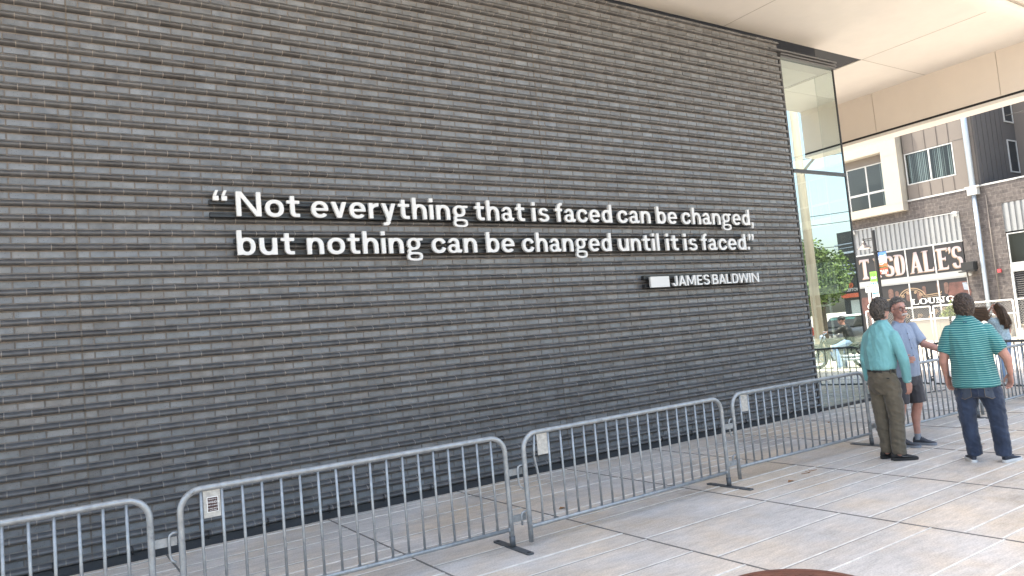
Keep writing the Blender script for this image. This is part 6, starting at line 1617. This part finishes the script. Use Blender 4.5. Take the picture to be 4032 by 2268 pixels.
a = MB(); a.lathe((0,-.50,.92), [(.10,0),(.11,-.05),(.06,-.14)][::-1], 16, (0,-1,0)); a.build('headlight', M['pipe'], MC)
a = MB(); a.tube([(0, -.68+.365*math.cos(t), .335+.365*math.sin(t)) for t in np.linspace(.5, 2.4, 9)], .05, 8); a.tube([(0, .66+.36*math.cos(t), .32+.36*math.sin(t)) for t in np.linspace(.3, 2.6, 9)], .07, 8); a.build('mudguard', M['leather'], MC)
RO = (20.18, -5.0, 0)
bd = Fig(); cr_, hfr, _ = head(bd, (0,.16,1.42), (0,-1), 1.0, True); bd.limb([(0,.22,1.2),(0,.18,1.36)], [.06,.055])
bd.loft([(0,.33,.74,.16,.12,0),(0,.32,.95,.17,.12,0),(0,.26,1.15,.18,.11,0),(0,.23,1.27,.12,.08,0)])
for s in (-1, 1):
    bd.limb([(s*.19,.22,1.2),(s*.30,.02,1.08),(s*.34,-.17,1.10)], [.055,.045,.032]); hand(bd, (s*.345,-.175,1.10), (0,-1,.1), (-s,0,0), (0,-.1,-1), 1.0)
    bd.limb([(s*.10,.30,.76),(s*.26,-.05,.62),(s*.24,.05,.10)], [.09,.065,.045])
rdr = fuse('person', bd, M['skin_red'], .010, 2, None, None, RO, rad(-16)); tag(rdr, 'rider in a black jacket and jeans sitting on the motorcycle, mirrored in the glass', 'person')
sh = Fig(); sh.loft([(0,.33,.76,.19,.15,0),(0,.32,.95,.20,.15,0),(0,.26,1.15,.21,.14,0),(0,.23,1.28,.13,.10,0)], 22)
for s in (-1, 1): sh.limb([(s*.185,.22,1.19),(s*.295,.03,1.085),(s*.33,-.12,1.10)], [.085,.072,.055])
fuse('jacket', sh, M['leather'], .012, 2, [(.005,(9,9,8),1.4)], rdr)
tr = Fig()
for s in (-1, 1): tr.limb([(s*.09,.32,.78),(s*.26,-.04,.63),(s*.245,.05,.10)], [.115,.09,.075])
fuse('jeans', tr, M['light_denim'], .012, 2, [(.005,(9,9,9),1.4)], rdr)
for s in (-1, 1): shoe(rdr, (s*.245,.12,0), (0,-1), .28, M['sole_white'], M['sole_white'], h=.09)
a = MB(); a.ell((0,.165,1.47), .098,.115,.085,16,10); a.ell((0,.06,1.46), .07,.06,.012,12,6); a.build('cap', M['leather'], rdr)
# parked car seen head on
CR = thing('parked_car', 'parked car with white roof and dark bonnet facing the glass, only mirrored', 'car', (30.4, -11.0, 0))
M['carpaint'] = mat('dark_car_paint', (.05,.05,.055), .3, coat=.6); M['chrome'] = mat('chrome', (.45,.46,.47), .2, metal=.9)
def hull(mb, secs):
    """secs: (x, half width, z0, z1) stations with softened corners"""
    vs = []; n = 12
    for x, w, z0, z1 in secs:
        c_ = .22*min(w, z1-z0)
        prof_ = [(-w,z0+c_),(-w+c_*.4,z0),(w-c_*.4,z0),(w,z0+c_),(w,(z0+z1)/2),(w*.985,z1-c_),(w-c_*.5,z1-c_*.2),(w-c_*1.4,z1),(-w+c_*1.4,z1),(-w+c_*.5,z1-c_*.2),(-w*.985,z1-c_),(-w,(z0+z1)/2)]
        vs += [(x, y, z) for y, z in prof_]
    m_ = len(secs); mb.smooth = True
    mb.add(vs, [(i*n+k, i*n+(k+1) % n, (i+1)*n+(k+1) % n, (i+1)*n+k) for i in range(m_-1) for k in range(n)][::1])
    mb.smooth = False; mb.add(vs[:n], [tuple(range(n-1,-1,-1))]); mb.add(vs[-n:], [tuple(range(n))])
a = MB(); hull(a, [(-2.0,.72,.32,.70),(-1.95,.82,.26,.78),(-1.2,.86,.22,.90),(-.7,.86,.22,.94),(1.6,.86,.22,.95),(2.1,.80,.28,.9),(2.2,.72,.35,.8)]); a.build('body', M['carpaint'], CR)
a = MB(); hull(a, [(-.75,.72,.94,1.0),(-.25,.70,.94,1.40),(1.2,.70,.94,1.42),(1.9,.70,.94,1.0)]); cb_ = a.build('cabin', M['black'], CR)
a = MB(); a.quad((-.72,-.62,.99),(-.72,.62,.99),(-.30,.58,1.37),(-.30,-.58,1.37)); a.build('windscreen', mat('green_windscreen', (.05,.12,.11), .1), cb_)
a = MB(); hull(a, [(-.28,.69,1.402,1.44),(.4,.70,1.42,1.48),(1.2,.69,1.425,1.45)]); a.build('roof', M['white_paint'], CR)
a = MB(); a.box(-2.03,-.45,.50,-1.96,.45,.66); a.build('grille', M['chrome'], CR)
for s in (-1, 1):
    a = MB(); a.lathe((-1.96,s*.62,.64), [(.10,0),(.10,.05),(.06,.07)], 16, (-1,0,0)); a.build('headlight', M['chrome'], CR)
    for x in (-1.3, 1.35):
        a = MB(); a.smooth = True; a.lathe((x,s*.80,.31), [(.2,-.1),(.30,-.09),(.31,0),(.30,.09),(.2,.1)], 24, (0,1,0)); a.smooth = False; w_ = a.build('wheel', M['black'], CR)
        a = MB(); a.lathe((x,s*.80,.31), [(.19,-.105),(.19,.105)], 18, (0,1,0)); a.build('rim', M['chrome'], w_)
a = MB(); a.box(-2.06,-.7,.34,-1.94,.7,.46); a.build('bumper', M['chrome'], CR)
